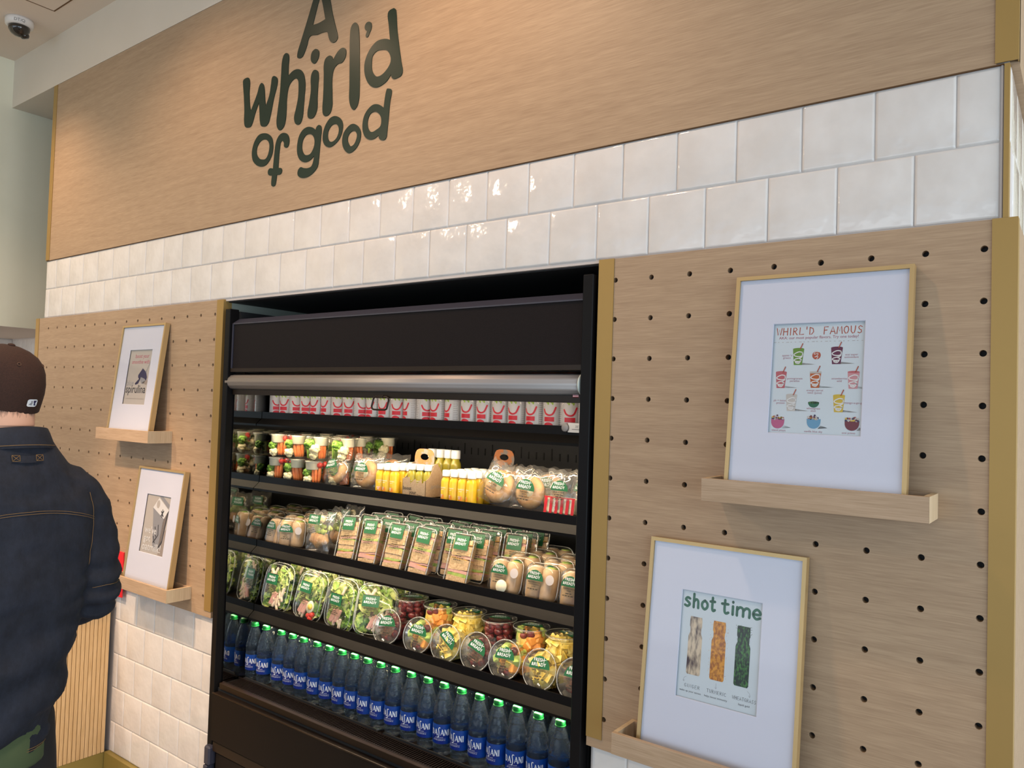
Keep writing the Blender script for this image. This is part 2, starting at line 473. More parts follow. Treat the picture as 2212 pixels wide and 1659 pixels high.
def thing(name, label, cat, loc=(0, 0, 0), rot=(0, 0, 0), group=None):
    o = bpy.data.objects.new(name, None)
    C.objects.link(o)
    o.empty_display_size = 0.05
    o.location = loc; o.rotation_euler = rot
    o['label'] = label; o['category'] = cat
    if group: o['group'] = group
    return o

def tag(o, label, cat, group=None):
    o['label'] = label; o['category'] = cat
    if group: o['group'] = group
    return o

def dup(root, loc, rot=(0, 0, 0), label=None, group=None, scale=None):
    r = root.copy(); C.objects.link(r)
    r.location = loc; r.rotation_euler = rot
    if scale: r.scale = scale
    if label: r['label'] = label
    if group: r['group'] = group
    for ch in list(root.children):
        c = ch.copy(); C.objects.link(c); c.parent = r
        for g in list(ch.children):
            d = g.copy(); C.objects.link(d); d.parent = c
    return r

class Row:
    """first placement moves the prototype itself, later ones copy it"""
    def __init__(s, proto): s.p = proto; s.used = False
    def put(s, loc, rot=(0, 0, 0), label=None, group=None, scale=None):
        if not s.used:
            s.used = True
            s.p['_todo'] = 1
            s.first = (loc, rot, label, group, scale)
            return s.p
        return dup(s.p, loc, rot, label, group, scale)
    def done(s):
        if '_todo' in s.p: del s.p['_todo']
        if s.used:
            loc, rot, label, group, scale = s.first
            s.p.location = loc; s.p.rotation_euler = rot
            if label: s.p['label'] = label
            if group: s.p['group'] = group
            if scale: s.p.scale = scale

ORD = ['first', 'second', 'third', 'fourth', 'fifth', 'sixth', 'seventh', 'eighth', 'ninth', 'tenth', 'eleventh', 'twelfth', 'thirteenth', 'fourteenth', 'fifteenth', 'sixteenth', 'seventeenth', 'eighteenth', 'nineteenth', 'twentieth', 'twenty-first', 'twenty-second', 'twenty-third', 'twenty-fourth', 'twenty-fifth', 'twenty-sixth', 'twenty-seventh', 'twenty-eighth']

# ------------------------------------------------------------------ lettering and flat print
_tc = {}
def text2d(s, size, align='CENTER', bold=0.0, shear=0.0, res=2):
    key = (s, size, align, bold, shear)
    if key in _tc: return _tc[key]
    cu = bpy.data.curves.new('lettering', 'FONT')
    cu.body = s; cu.size = size; cu.align_x = align; cu.resolution_u = res
    cu.offset = bold; cu.shear = shear; cu.fill_mode = 'FRONT'
    o = bpy.data.objects.new('lettering', cu)
    me = bpy.data.meshes.new_from_object(o)
    vs = [(v.co.x, v.co.y) for v in me.vertices]; fs = [tuple(p.vertices) for p in me.polygons]
    bpy.data.objects.remove(o); bpy.data.curves.remove(cu); bpy.data.meshes.remove(me)
    _tc[key] = (vs, fs)
    return vs, fs

G = {  # simple stroke capitals and lower case, unit box
 'W': [[(0, 1), (.22, 0), (.5, .8), (.72, 0), (1, 1)]], 'H': [[(.1, 1), (.05, 0)], [(.9, 1), (.85, 0)], [(.07, .5), (.87, .52)]],
 'I': [[(.5, 1), (.45, 0)]], 'R': [[(.1, 0), (.15, 1), (.6, .98), (.78, .78), (.6, .55), (.12, .5)], [(.35, .5), (.85, 0)]],
 'L': [[(.15, 1), (.08, .02), (.85, .06)]], "'": [[(.5, 1.1), (.45, .75)]], 'D': [[(.12, 1), (.1, 0), (.5, .05), (.85, .4), (.7, .85), (.12, 1)]],
 'F': [[(.1, 0), (.15, 1), (.85, 1)], [(.12, .52), (.65, .55)]], 'A': [[(0, 0), (.5, 1), (.95, 0)], [(.2, .33), (.8, .33)]],
 'M': [[(0, 0), (.15, 1), (.5, .35), (.85, 1), (1, 0)]], 'O': [[(.5, 1), (.15, .8), (.08, .4), (.35, .02), (.7, .08), (.92, .5), (.8, .9), (.5, 1)]],
 'U': [[(.1, 1), (.12, .3), (.4, 0), (.7, .1), (.85, .5), (.9, 1)]], 'S': [[(.85, .88), (.5, 1), (.2, .8), (.35, .55), (.7, .42), (.75, .15), (.4, 0), (.1, .12)]],
 'N': [[(.1, 0), (.12, 1), (.82, .02), (.88, 1)]], 'G': [[(.85, .85), (.5, 1), (.15, .7), (.12, .3), (.45, 0), (.85, .15), (.85, .45), (.5, .45)]],
 'E': [[(.85, 1), (.15, 1), (.12, 0), (.85, 0)], [(.13, .52), (.7, .52)]], 'T': [[(.05, 1), (.95, 1)], [(.5, 1), (.47, 0)]],
 'C': [[(.85, .85), (.5, 1), (.12, .6), (.2, .15), (.6, 0), (.88, .15)]],
 's': [[(.8, .6), (.45, .66), (.2, .5), (.5, .36), (.8, .2), (.5, .02), (.12, .08)]],
 'h': [[(.15, 1), (.15, 0)], [(.15, .4), (.45, .62), (.75, .5), (.8, 0)]],
 'o': [[(.5, .64), (.15, .45), (.15, .18), (.5, 0), (.85, .18), (.85, .45), (.5, .64)]],
 't': [[(.45, .95), (.42, .2), (.6, 0), (.9, .08)], [(.08, .66), (.85, .68)]],
 'i': [[(.5, .6), (.5, 0)], [(.5, .88), (.5, .92)]],
 'm': [[(.05, .6), (.05, 0)], [(.05, .4), (.25, .62), (.48, .5), (.5, 0)], [(.5, .4), (.72, .62), (.95, .5), (.95, 0)]],
 'e': [[(.12, .32), (.85, .34), (.75, .58), (.45, .66), (.15, .45), (.15, .2), (.45, 0), (.85, .1)]],
}

class Flat:
    """flat print collected in 2D; every layer sits a hair in front of the one below"""
    def __init__(s): s.items = []
    def poly(s, pts, mi, layer=0): s.items.append((list(pts), [tuple(range(len(pts)))], mi, layer)); return s
    def rect(s, x0, y0, x1, y1, mi, layer=0): return s.poly([(x0, y0), (x1, y0), (x1, y1), (x0, y1)], mi, layer)
    def disc(s, x, y, r, mi, layer=0, ry=None, n=16, a0=0.0, a1=2 * PI):
        ry = ry or r
        k = n + (0 if a1 - a0 > 6.28 else 1)
        return s.poly([(x + r * math.cos(a0 + (a1 - a0) * i / n), y + ry * math.sin(a0 + (a1 - a0) * i / n)) for i in range(k)], mi, layer)
    def mesh(s, vs, fs, mi, layer=0): s.items.append((list(vs), list(fs), mi, layer)); return s
    def slab(s, x0, x1, lo, hi, mi, layer=0, n=10):
        # area between two height functions, cut in upright strips so that it can wrap round a cylinder
        vs = []
        for i in range(n + 1):
            x = x0 + (x1 - x0) * i / n
            vs += [(x, lo(x)), (x, hi(x))]
        return s.mesh(vs, [(2 * i, 2 * i + 2, 2 * i + 3, 2 * i + 1) for i in range(n)], mi, layer)
    def wdisc(s, x, y, r, mi, layer=0, ry=None):
        ry = ry or r
        g = lambda q: ry * math.sqrt(max(0.0, 1 - ((q - x) / r) ** 2))
        return s.slab(x - r, x + r, lambda q: y - g(q), lambda q: y + g(q), mi, layer, 12)
    def text(s, t, x, y, size, mi, layer=1, align='CENTER', bold=0.0, rot=0.0, shear=0.0, sx=1.0):
        vs, fs = text2d(t, size, align, bold, shear)
        c, d = math.cos(rot), math.sin(rot)
        return s.mesh([(x + (a * sx) * c - b * d, y + (a * sx) * d + b * c) for a, b in vs], fs, mi, layer)
    def stroke(s, pts, w, mi, layer=1, smooth=True):
        if smooth and len(pts) > 2:
            q = []
            for i in range(len(pts) - 1):
                p0 = pts[max(i - 1, 0)]; p1 = pts[i]; p2 = pts[i + 1]; p3 = pts[min(i + 2, len(pts) - 1)]
                for k in range(4):
                    t = k / 4
                    q.append(tuple(0.5 * (2 * p1[j] + (p2[j] - p0[j]) * t + (2 * p0[j] - 5 * p1[j] + 4 * p2[j] - p3[j]) * t * t + (3 * p1[j] - p0[j] - 3 * p2[j] + p3[j]) * t ** 3) for j in (0, 1)))
            q.append(tuple(pts[-1])); pts = q
        vs = []; fs = []; n = len(pts)
        for i, p in enumerate(pts):
            a = Vector(pts[max(i - 1, 0)]); b = Vector(pts[min(i + 1, n - 1)])
            d = (b - a)
            d = d.normalized() if d.length > 1e-9 else Vector((1, 0))
            nn = Vector((-d.y, d.x)) * w * 0.5
            vs += [(p[0] + nn.x, p[1] + nn.y), (p[0] - nn.x, p[1] - nn.y)]
        for i in range(n - 1): fs.append((2 * i + 1, 2 * i + 3, 2 * i + 2, 2 * i))
        s.mesh(vs, fs, mi, layer)
        s.disc(pts[0][0], pts[0][1], w * .5, mi, layer, n=8); s.disc(pts[-1][0], pts[-1][1], w * .5, mi, layer, n=8)
        return s
    def word(s, t, x0, x1, y, h, w, mi, layer=1, smooth=False, slope=0.0, gap=0.25, wide=None):
        wd = [(wide or {}).get(c, 0.45 if c in "I'i" else (0.5 if c == ' ' else 1.0)) for c in t]
        tot = sum(wd) + gap * (len(t) - 1)
        u = (x1 - x0) / tot; x = x0
        for c, k in zip(t, wd):
            for st in G.get(c, []):
                s.stroke([(x + a * u * k, y + b * h + slope * (x - x0)) for a, b in st], w, mi, layer, smooth)
            x += u * (k + gap)
        return s
    def to(s, mb, fn, lift=0.0003, midx=None):
        """fn(x, y, height) -> 3D"""
        for vs, fs, mi, layer in s.items:
            mb.add([fn(p[0], p[1], lift * (layer + 1)) for p in vs], fs, mi if midx is None else midx[mi])
        return mb

def flat_front(x0=0, y=0, z0=0):      # faces -Y
    return lambda a, b, h: (x0 + a, y - h, z0 + b)
def wrap(R, z0=0.0, a0=0.0):          # wrapped round a cylinder, facing -Y
    return lambda a, b, h: ((R + h) * math.sin(a / R + a0), -(R + h) * math.cos(a / R + a0), z0 + b)

SIGN = {'A':[[(-1354,2967),(-1353,2955),(-1341,2949),(-1325,2950),(-1314,2961),(-1300,2986),(-1287,3014),(-1244,3010),(-1215,3010),(-1188,3004),(-1180,2984),(-1170,2967),(-1157,2958),(-1139,2959),(-1131,2968),(-1133,2981),(-1146,3016),(-1164,3065),(-1178,3114),(-1195,3163),(-1209,3181),(-1226,3189),(-1245,3186),(-1254,3181),(-1275,3143),(-1298,3091),(-1334,3014)],[(-1271,3053),(-1242,3133),(-1234,3149),(-1224,3127),(-1202,3055),(-1237,3051)]],'w':[[(-1651,2948),(-1676,2953),(-1689,2948),(-1689,2932),(-1681,2886),(-1673,2825),(-1670,2772),(-1662,2758),(-1643,2752),(-1627,2753),(-1616,2766),(-1601,2800),(-1579,2838),(-1573,2798),(-1566,2755),(-1559,2742),(-1547,2737),(-1526,2736),(-1513,2745),(-1504,2766),(-1486,2833),(-1467,2888),(-1469,2904),(-1479,2914),(-1492,2919),(-1501,2916),(-1506,2894),(-1515,2849),(-1535,2814),(-1541,2840),(-1549,2888),(-1555,2901),(-1567,2910),(-1578,2905),(-1593,2873),(-1630,2815),(-1637,2833),(-1645,2888)]],'h':[[(-1423,2989),(-1409,2983),(-1403,2970),(-1404,2938),(-1403,2898),(-1378,2910),(-1351,2911),(-1330,2903),(-1312,2883),(-1302,2852),(-1301,2818),(-1302,2810),(-1305,2766),(-1312,2716),(-1323,2703),(-1340,2703),(-1352,2713),(-1358,2733),(-1350,2761),(-1340,2798),(-1339,2848),(-1343,2867),(-1357,2878),(-1377,2875),(-1397,2857),(-1406,2816),(-1406,2769),(-1410,2728),(-1420,2709),(-1442,2702),(-1457,2715),(-1463,2737),(-1459,2776),(-1450,2835),(-1446,2920),(-1444,2963),(-1440,2976),(-1434,2985)]],'idot':[[(-1246,2959),(-1232,2949),(-1229,2935),(-1235,2918),(-1248,2908),(-1257,2908),(-1271,2920),(-1275,2934),(-1270,2952),(-1259,2959)]],'i':[[(-1246,2883),(-1232,2874),(-1227,2858),(-1228,2822),(-1229,2777),(-1228,2740),(-1236,2720),(-1249,2710),(-1266,2710),(-1278,2718),(-1281,2735),(-1274,2768),(-1267,2813),(-1270,2861),(-1265,2876),(-1257,2883)]],'r':[[(-1167,2915),(-1157,2908),(-1151,2895),(-1128,2918),(-1106,2926),(-1092,2922),(-1084,2912),(-1084,2895),(-1092,2881),(-1104,2874),(-1125,2874),(-1143,2863),(-1150,2848),(-1152,2822),(-1148,2765),(-1147,2727),(-1158,2706),(-1182,2702),(-1193,2710),(-1198,2726),(-1197,2775),(-1198,2852),(-1200,2890),(-1194,2908),(-1181,2915)]],'l':[[(-1042,2998),(-1032,2991),(-1024,2976),(-1019,2947),(-1014,2881),(-1009,2807),(-1007,2752),(-1008,2724),(-1017,2701),(-1033,2693),(-1047,2705),(-1057,2730),(-1059,2782),(-1063,2875),(-1066,2960),(-1063,2984),(-1055,2995)]],'apostrophe':[[(-972,2981),(-962,2975),(-958,2963),(-961,2950),(-968,2940),(-974,2931),(-981,2930),(-986,2935),(-985,2942),(-979,2951),(-987,2956),(-992,2964),(-991,2974),(-983,2981)]],'d':[[(-854,2993),(-845,2986),(-842,2976),(-835,2918),(-820,2845),(-810,2801),(-803,2770),(-808,2759),(-825,2755),(-843,2755),(-853,2763),(-856,2773),(-874,2757),(-901,2747),(-926,2746),(-947,2754),(-969,2775),(-984,2806),(-987,2834),(-981,2858),(-959,2887),(-929,2903),(-897,2902),(-879,2897),(-867,2891),(-876,2945),(-882,2979),(-879,2988),(-872,2992),(-862,2993)],[(-905,2868),(-882,2861),(-869,2848),(-860,2828),(-861,2814),(-869,2802),(-891,2786),(-908,2781),(-923,2782),(-939,2794),(-949,2812),(-951,2834),(-948,2857),(-930,2869)]],'o':[[(-1536,2709),(-1509,2700),(-1487,2681),(-1479,2658),(-1479,2630),(-1491,2605),(-1513,2587),(-1533,2582),(-1554,2584),(-1579,2594),(-1602,2614),(-1611,2640),(-1607,2669),(-1592,2694),(-1569,2709)],[(-1533,2685),(-1513,2676),(-1502,2661),(-1502,2637),(-1512,2615),(-1523,2608),(-1541,2609),(-1559,2615),(-1577,2632),(-1582,2650),(-1575,2669),(-1557,2683)]],'f':[[(-1413,2687),(-1395,2679),(-1383,2662),(-1382,2642),(-1388,2631),(-1400,2629),(-1411,2636),(-1412,2648),(-1418,2656),(-1424,2660),(-1432,2655),(-1436,2638),(-1439,2614),(-1441,2559),(-1424,2557),(-1418,2549),(-1421,2538),(-1434,2534),(-1448,2536),(-1451,2512),(-1456,2498),(-1469,2495),(-1478,2500),(-1480,2513),(-1477,2538),(-1495,2541),(-1503,2549),(-1502,2561),(-1492,2567),(-1473,2563),(-1468,2619),(-1461,2660),(-1449,2678),(-1433,2687)]],'g':[[(-1264,2680),(-1248,2674),(-1232,2663),(-1227,2672),(-1217,2677),(-1205,2673),(-1200,2665),(-1201,2629),(-1205,2589),(-1208,2553),(-1213,2528),(-1233,2511),(-1264,2500),(-1296,2500),(-1318,2509),(-1325,2520),(-1321,2534),(-1308,2541),(-1290,2535),(-1266,2531),(-1247,2535),(-1238,2551),(-1234,2570),(-1254,2559),(-1278,2555),(-1300,2560),(-1320,2575),(-1332,2600),(-1333,2626),(-1325,2656),(-1307,2675),(-1283,2682)],[(-1263,2654),(-1246,2645),(-1236,2629),(-1235,2612),(-1241,2596),(-1256,2581),(-1274,2579),(-1290,2585),(-1302,2600),(-1306,2618),(-1301,2639),(-1284,2654)]],'o2':[[(-1126,2691),(-1101,2678),(-1087,2658),(-1086,2637),(-1097,2611),(-1119,2594),(-1151,2586),(-1174,2595),(-1189,2615),(-1190,2642),(-1179,2668),(-1157,2688),(-1142,2692)],[(-1126,2663),(-1113,2656),(-1106,2643),(-1108,2624),(-1120,2609),(-1142,2603),(-1157,2611),(-1164,2628),(-1161,2645),(-1146,2661)]],'o3':[[(-1029,2644),(-1008,2632),(-993,2610),(-993,2587),(-1004,2566),(-1025,2551),(-1050,2547),(-1069,2559),(-1082,2578),(-1086,2600),(-1079,2623),(-1058,2640),(-1043,2645)],[(-1027,2620),(-1016,2613),(-1011,2601),(-1015,2585),(-1026,2572),(-1040,2569),(-1051,2579),(-1058,2595),(-1053,2611),(-1041,2619)]],'d2':[[(-864,2728),(-854,2724),(-850,2717),(-856,2683),(-861,2623),(-865,2583),(-867,2568),(-875,2561),(-896,2565),(-903,2573),(-904,2582),(-924,2574),(-948,2575),(-969,2587),(-982,2608),(-985,2636),(-978,2662),(-959,2681),(-936,2690),(-915,2687),(-897,2678),(-885,2669),(-881,2701),(-876,2722),(-872,2729)],[(-927,2665),(-911,2657),(-898,2643),(-894,2626),(-898,2610),(-916,2602),(-937,2598),(-951,2606),(-960,2625),(-959,2645),(-948,2662)]]}
# ================================================================== ROOM
def struct(name, mb, m, **k):
    o = mb.build(name, m); o['kind'] = 'structure'
    for a, b in k.items(): o[a] = b
    return o

XL, XR = -3.965, 0.862       # left wall, right end of the feature wall
struct('floor', MB().box(-7.5, -8, -0.1, 6, 3, 0), M['floor'])
struct('ceiling', MB().box(-7.5, -8, 3.595, 6, 3, 3.7), M['ceil'])
struct('trim_1', MB().box(XL - 0.1, 0.0, 3.322, 3.2, 0.9, 3.595), M['bulk'])['label'] = 'cream plaster bulkhead above the wood panelling'
struct('wall_left', MB().box(XL - 0.16, -6.5, 2.07, XL, 0.9, 3.595), M['cream'])
struct('wall_back_room', MB().box(-7.4, -6.5, 0, -7.3, 3, 2.07), M['cream']).name = 'wall_kitchen'
struct('wall_behind', MB().box(-7.5, 2.0, 0, 3.2, 2.1, 3.595), M['cream'])
# pass-through recess with its lowered ceiling and tiled walls
struct('trim_2', MB().box(-7.4, -6.5, 2.069, XL - 0.001, 0.9, 2.11), M['ceil'])['label'] = 'lowered ceiling of the recess left of the wall'
nk = struct('wall_recess', MB().box(-5.3, -3.0, 0.0, -5.09, 0.47, 2.069).box(-5.3, 0.47, 0.0, -3.9, 0.60, 2.069), M['grout'])
def tile_mesh(w, h, t=0.0034, c=0.0012):
    key = ('tile', round(w, 3), round(h, 3))
    if key not in _tc:
        mb = MB()
        # front face is softly pillowed towards its edges
        mb.v = []
        xs = (-w / 2, -w / 2 + c, -w / 2 + 0.006, w / 2 - 0.006, w / 2 - c, w / 2)
        zs = (-h / 2, -h / 2 + c, -h / 2 + 0.006, h / 2 - 0.006, h / 2 - c, h / 2)
        ys = (0.0, -t * 0.72, -t, -t, -t * 0.72, 0.0)
        vs = []; fs = []
        for j, z in enumerate(zs):
            for i, x in enumerate(xs):
                vs.append((x, max(ys[i], ys[j]), z))
        for j in range(5):
            for i in range(5):
                a = j * 6 + i
                fs.append((a, a + 1, a + 7, a + 6))
        mb.add(vs, fs, 0, True)
        me = bpy.data.meshes.new('tile'); me.from_pydata(mb.v, [], mb.f)
        me.materials.append(M['tile']); me.polygons.foreach_set('use_smooth', [True] * len(me.polygons)); me.update()
        _tc[key] = me
    return _tc[key]

def tile(parent, cx, cz, w, h, y, rz=0.0, x=None):
    o = obj('tile', tile_mesh(w, h), parent)
    o.location = (cx, y, cz)
    j = random.uniform
    o.rotation_euler = (R_(j(-.35, .35)), 0, rz + R_(j(-.35, .35)))
    return o

# recess tiles (a few big tiles seen past the person's cap)
for (x0, x1, z0, z1) in ((-5.07, -4.55, 1.93, 2.066), (-4.545, -4.0, 1.93, 2.066), (-5.07, -4.81, 1.62, 1.925), (-4.805, -4.2, 1.62, 1.925)):
    tile(nk, (x0 + x1) / 2, (z0 + z1) / 2, x1 - x0 - .004, z1 - z0 - .004, 0.47)
for k in range(3):
    for (z0, z1) in ((1.93, 2.066), (1.62, 1.925)):
        t_ = tile(nk, 0, 0, 0.5, z1 - z0 - .004, 0); t_.rotation_euler = (0, 0, PI / 2)
        t_.location = (-5.089, 0.22 - 0.504 * k, (z0 + z1) / 2)

# core of the feature wall (behind tile and boards)
core = MB()
core.box(-3.41, 0.0075, 2.082, XR - 0.012, 0.20, 3.322)                      # above the fridge
core.box(-3.46, 0.0196, 0.0, -1.765, 0.9, 2.082).box(-0.045, 0.02, 0.0, XR - 0.012, 0.9, 2.082)
core.box(XR - 0.2, 0.2, 2.082, XR - 0.012, 1.9, 3.322).box(XR - 0.2, 0.9, 0, XR - 0.012, 1.9, 2.082)
wf = struct('wall_feature', core, M['grout'])
# lining of the niche above and beside the fridge
niche = MB()
niche.box(-1.765, 0.03, 0.0, -1.7575, 0.86, 2.082).box(-0.0495, 0.03, 0.0, -0.045, 0.86, 2.082)
niche.box(-1.765, 0.86, 0.0, -0.045, 0.88, 2.082)
lin = niche.build('niche_lining', mat('pale_green_grey_lining', (0.30, 0.33, 0.28), 0.7), wf)
MB().box(-1.757, 0.02, 2.078, -0.05, 0.86, 2.0819).build('niche_header', M['blackm'], wf)

# tiles of the band above the boards
ZT = (2.388, 2.2395, 2.0905)
def band(x_first, z0, z1, pitch, seams_from, xa, xb, y=0.0076):
    """tiles between xa and xb with seams at seams_from - k*pitch"""
    s = [seams_from - pitch * k for k in range(-3, 60)]
    cuts = [xa] + sorted(q for q in s if xa + 0.012 < q < xb - 0.012) + [xb]
    for a, b in zip(cuts, cuts[1:]):
        tile(wf, (a + b) / 2, (z0 + z1) / 2, b - a - 0.0016, z1 - z0 - 0.0016, y)
XT0, XT1 = -3.412, 0.8365
band(0, ZT[1], ZT[0], 0.1502, 0.762, XT0, XT1)
band(0, ZT[2], ZT[1], 0.1502, 0.688, XT0, XT1)
# lower tiles left of the fridge and right of it
for r in range(5):
    z1 = 0.838 - 0.1513 * r; z0 = max(z1 - 0.1513, 0.10)
    band(0, z0, z1, 0.1495, -1.901 if r % 2 == 0 else -1.829, -2.538, -1.768, 0.0196)
    band(0, z0, z1, 0.1495, 0.06 if r % 2 == 0 else 0.135, -0.043, XR - 0.02, 0.0196)
# tiles on the side return
for r, (z0, z1) in enumerate(((ZT[1], ZT[0]), (ZT[2], ZT[1]))):
    for k in range(8):
        t_ = tile(wf, 0, 0, 0.148, z1 - z0 - .002, 0)
        t_.location = (XR - 0.012, 0.09 + 0.1502 * k + (0.075 if r else 0), (z0 + z1) / 2); t_.rotation_euler = (0, 0, PI / 2)
# panels of the side return
sb = MB().box(XR - 0.012, 0.012, 0.84, XR + 0.004, 1.9, 2.088).box(XR - 0.012, 0.012, 2.39, XR + 0.004, 1.9, 3.32)
sb.build('side_panel', M['oak'], wf)

# gold plinth
pl = MB().box(-2.54, -0.004, 0.0, -1.768, 0.02, 0.10).box(-0.045, -0.004, 0, XR, 0.02, 0.10)
o = pl.build('baseboard_wall', M['goldbase']); o['kind'] = 'structure'

# ------------------------------------------------------------------ wood panel with the painted slogan
wp = thing('wood_panel', 'large smooth oak panel above the white tiles, carrying the green slogan', 'wall panel', (0, 0, 0))
MB().box(-3.375, 0.0, 2.390, 0.829, 0.02, 3.320).build('panel', M['oak'], wp)
def trim_L(name, parent, xa, xb, z0, z1, side=1, depth=0.03):
    """gold angle trim: a face strip and a return leg round the edge"""
    mb = MB()
    mb.box(xa, -0.0025, z0, xb, 0.0, z1)
    if side > 0: mb.box(xb - 0.002, 0.0, z0, xb, depth, z1)
    elif side < 0: mb.box(xa, 0.0, z0, xa + 0.002, depth, z1)
    return mb.build(name, M['gold'], parent)
trim_L('edge_trim', wp, -3.412, -3.372, 2.392, 3.320, -1)
trim_L('edge_trim', wp, 0.827, XR + 0.004, 2.392, 3.320, 1)
MB().box(-3.412, 0.001, 2.3885, XR - 0.02, 0.012, 2.3905).build('shadow_strip', M['groove'], wp)

# slogan letters
cur_names = {'A': 'letter_a', 'w': 'letter_w', 'h': 'letter_h', 'idot': 'letter_i_dot', 'i': 'letter_i', 'r': 'letter_r', 'l': 'letter_l', 'apostrophe': 'apostrophe', 'd': 'letter_d', 'o': 'letter_o', 'f': 'letter_f', 'g': 'letter_g', 'o2': 'letter_o', 'o3': 'letter_o', 'd2': 'letter_d'}
slog = thing('wall_slogan', 'dark green hand-drawn slogan "A whirl\'d of good" on the oak panel', 'lettering', (0, 0, 0))
for key, loops in SIGN.items():
    cu = bpy.data.curves.new('glyph', 'CURVE'); cu.dimensions = '2D'; cu.fill_mode = 'BOTH'; cu.extrude = 0.0012; cu.resolution_u = 5
    for lp in loops:
        sp = cu.splines.new('BEZIER'); sp.bezier_points.add(len(lp) - 1); n = len(lp)
        for i, (a, b) in enumerate(lp):
            bp = sp.bezier_points[i]; bp.co = (a / 1000, b / 1000, 0)
            p0 = Vector(lp[i - 1]) / 1000; p2 = Vector(lp[(i + 1) % n]) / 1000; p1 = Vector((a, b)) / 1000
            d1 = p1 - p0; d2 = p2 - p1
            sharp = d1.normalized().dot(d2.normalized()) < 0.15
            if sharp: t = Vector((0, 0))
            else: t = (d1.normalized() + d2.normalized()).normalized()
            hl = p1 - t * d1.length * 0.33; hr = p1 + t * d2.length * 0.33
            bp.handle_left_type = bp.handle_right_type = 'FREE'
            bp.handle_left = (hl.x, hl.y, 0); bp.handle_right = (hr.x, hr.y, 0)
        sp.use_cyclic_u = True
    oc = bpy.data.objects.new('glyph', cu)
    me = bpy.data.meshes.new_from_object(oc)
    me.transform(Matrix.Translation((0, -0.0013, 0)) @ Matrix.Rotation(PI / 2, 4, 'X'))
    bpy.data.objects.remove(oc); bpy.data.curves.remove(cu)
    me.name = cur_names[key]; me.materials.clear(); me.materials.append(M['sign_green'])
    obj(cur_names[key], me, slog)

# ------------------------------------------------------------------ peg boards
def pegboard(name, label, x0, x1, z0, z1, cols, rows, cx0, trims):
    t = thing(name, label, 'peg board', (0, 0, 0))
    P_ = 0.1016; r = 0.0066; cz0 = 2.032
    mb = MB()
    xa, xb = cx0 - P_ / 2, cx0 + P_ * (cols - 1) + P_ / 2
    za, zb = cz0 - P_ * (rows - 1) - P_ / 2, cz0 + P_ / 2
    def quad(a, b, c, d):
        if c > a and d > b: mb.add([(a, 0, b), (c, 0, b), (c, 0, d), (a, 0, d)], [(0, 1, 2, 3)])
    quad(x0, z0, x1, za); quad(x0, zb, x1, z1)
    quad(x0, za, xa, zb); quad(xb, za, x1, zb)
    n = 16
    for i in range(cols):
        for j in range(rows):
            cx, cz = cx0 + P_ * i, cz0 - P_ * j
            vs = []; fs = []
            xl, xr = cx - P_ / 2, cx + P_ / 2
            if i == 0: xl = max(xl, x0)
            if i == cols - 1: xr = min(xr, x1)
            zt = min(cz + P_ / 2, z1)
            for k in range(n):
                a = 2 * PI * (k + 0.5) / n
                ca, sa = math.cos(a), math.sin(a); q = max(abs(ca), abs(sa))
                # square boundary points, corners snapped
                sx, sz = ca / q, sa / q
                if abs(abs(sx) - abs(sz)) < 0.45 and (k % 4) in (1, 2):
                    pass
                px = cx + sx * P_ / 2; pz = cz + sz * P_ / 2
                vs.append((cx + r * ca, 0, cz + r * sa)); vs.append((min(max(px, xl), xr), 0, min(pz, zt)))
                vs.append((cx + r * ca, 0.018, cz + r * sa))
            o0 = 3 * n
            vs += [(xr, 0, zt), (xl, 0, zt), (xl, 0, cz - P_ / 2), (xr, 0, cz - P_ / 2)]
            for k in range(n):
                k2 = (k + 1) % n
                fs.append((3 * k, 3 * k2, 3 * k2 + 1, 3 * k + 1)[::1])
                fs.append((3 * k, 3 * k + 2, 3 * k2 + 2, 3 * k2))
            for c_, k in enumerate((1, 5, 9, 13)):      # corner triangles
                fs.append((3 * k + 1, 3 * (k + 1) + 1, o0 + c_))
            mb.add(vs, fs)
    # edges of the board
    mb.add([(x0, 0, z0), (x1, 0, z0), (x1, 0.0195, z0), (x0, 0.0195, z0)], [(0, 3, 2, 1)])
    mb.add([(x0, 0, z1), (x1, 0, z1), (x1, 0.0195, z1), (x0, 0.0195, z1)], [(0, 1, 2, 3)])
    mb.add([(x0, 0, z0), (x0, 0, z1), (x0, 0.0195, z1), (x0, 0.0195, z0)], [(0, 1, 2, 3)])
    mb.add([(x1, 0, z0), (x1, 0, z1), (x1, 0.0195, z1), (x1, 0.0195, z0)], [(0, 3, 2, 1)])
    mb.build('board', M['oak'], t)
    MB().box(x0, 0.0185, z0, x1, 0.0195, z1).build('backing', M['blackm'], t)
    for a in trims: trim_L('edge_trim', t, *a)
    return t
pegboard('peg_board', 'drilled oak peg board left of the fridge', -3.486, -1.7575, 0.838, 2.088, 16, 12, -17.8915188 * 0.1016 - 15 * 0.1016,
         [(-3.492, -3.452, 0.862, 2.0885, -1), (-1.803, -1.7573, 0.862, 2.0885, 1, 0.034)])
pegboard('peg_board', 'drilled oak peg board right of the fridge', -0.0488, 0.8665, 0.838, 2.088, 9, 12, 0.0,
         [(-0.0490, -0.004, 0.862, 2.0885, -1, 0.034), (0.8255, XR + 0.006, 0.838, 2.0885, 1)])
# corner trim beside the tile band
o = MB().box(0.8372, 0.004, 2.089, 0.8405, 0.02, 2.389, 0).box(0.8425, -0.001, 2.089, 0.8515, 0.03, 2.389, 1).build('trim_3', [M['grout'], M['gold']])
o['kind'] = 'structure'; o['label'] = 'narrow gold corner trim beside the tile band'

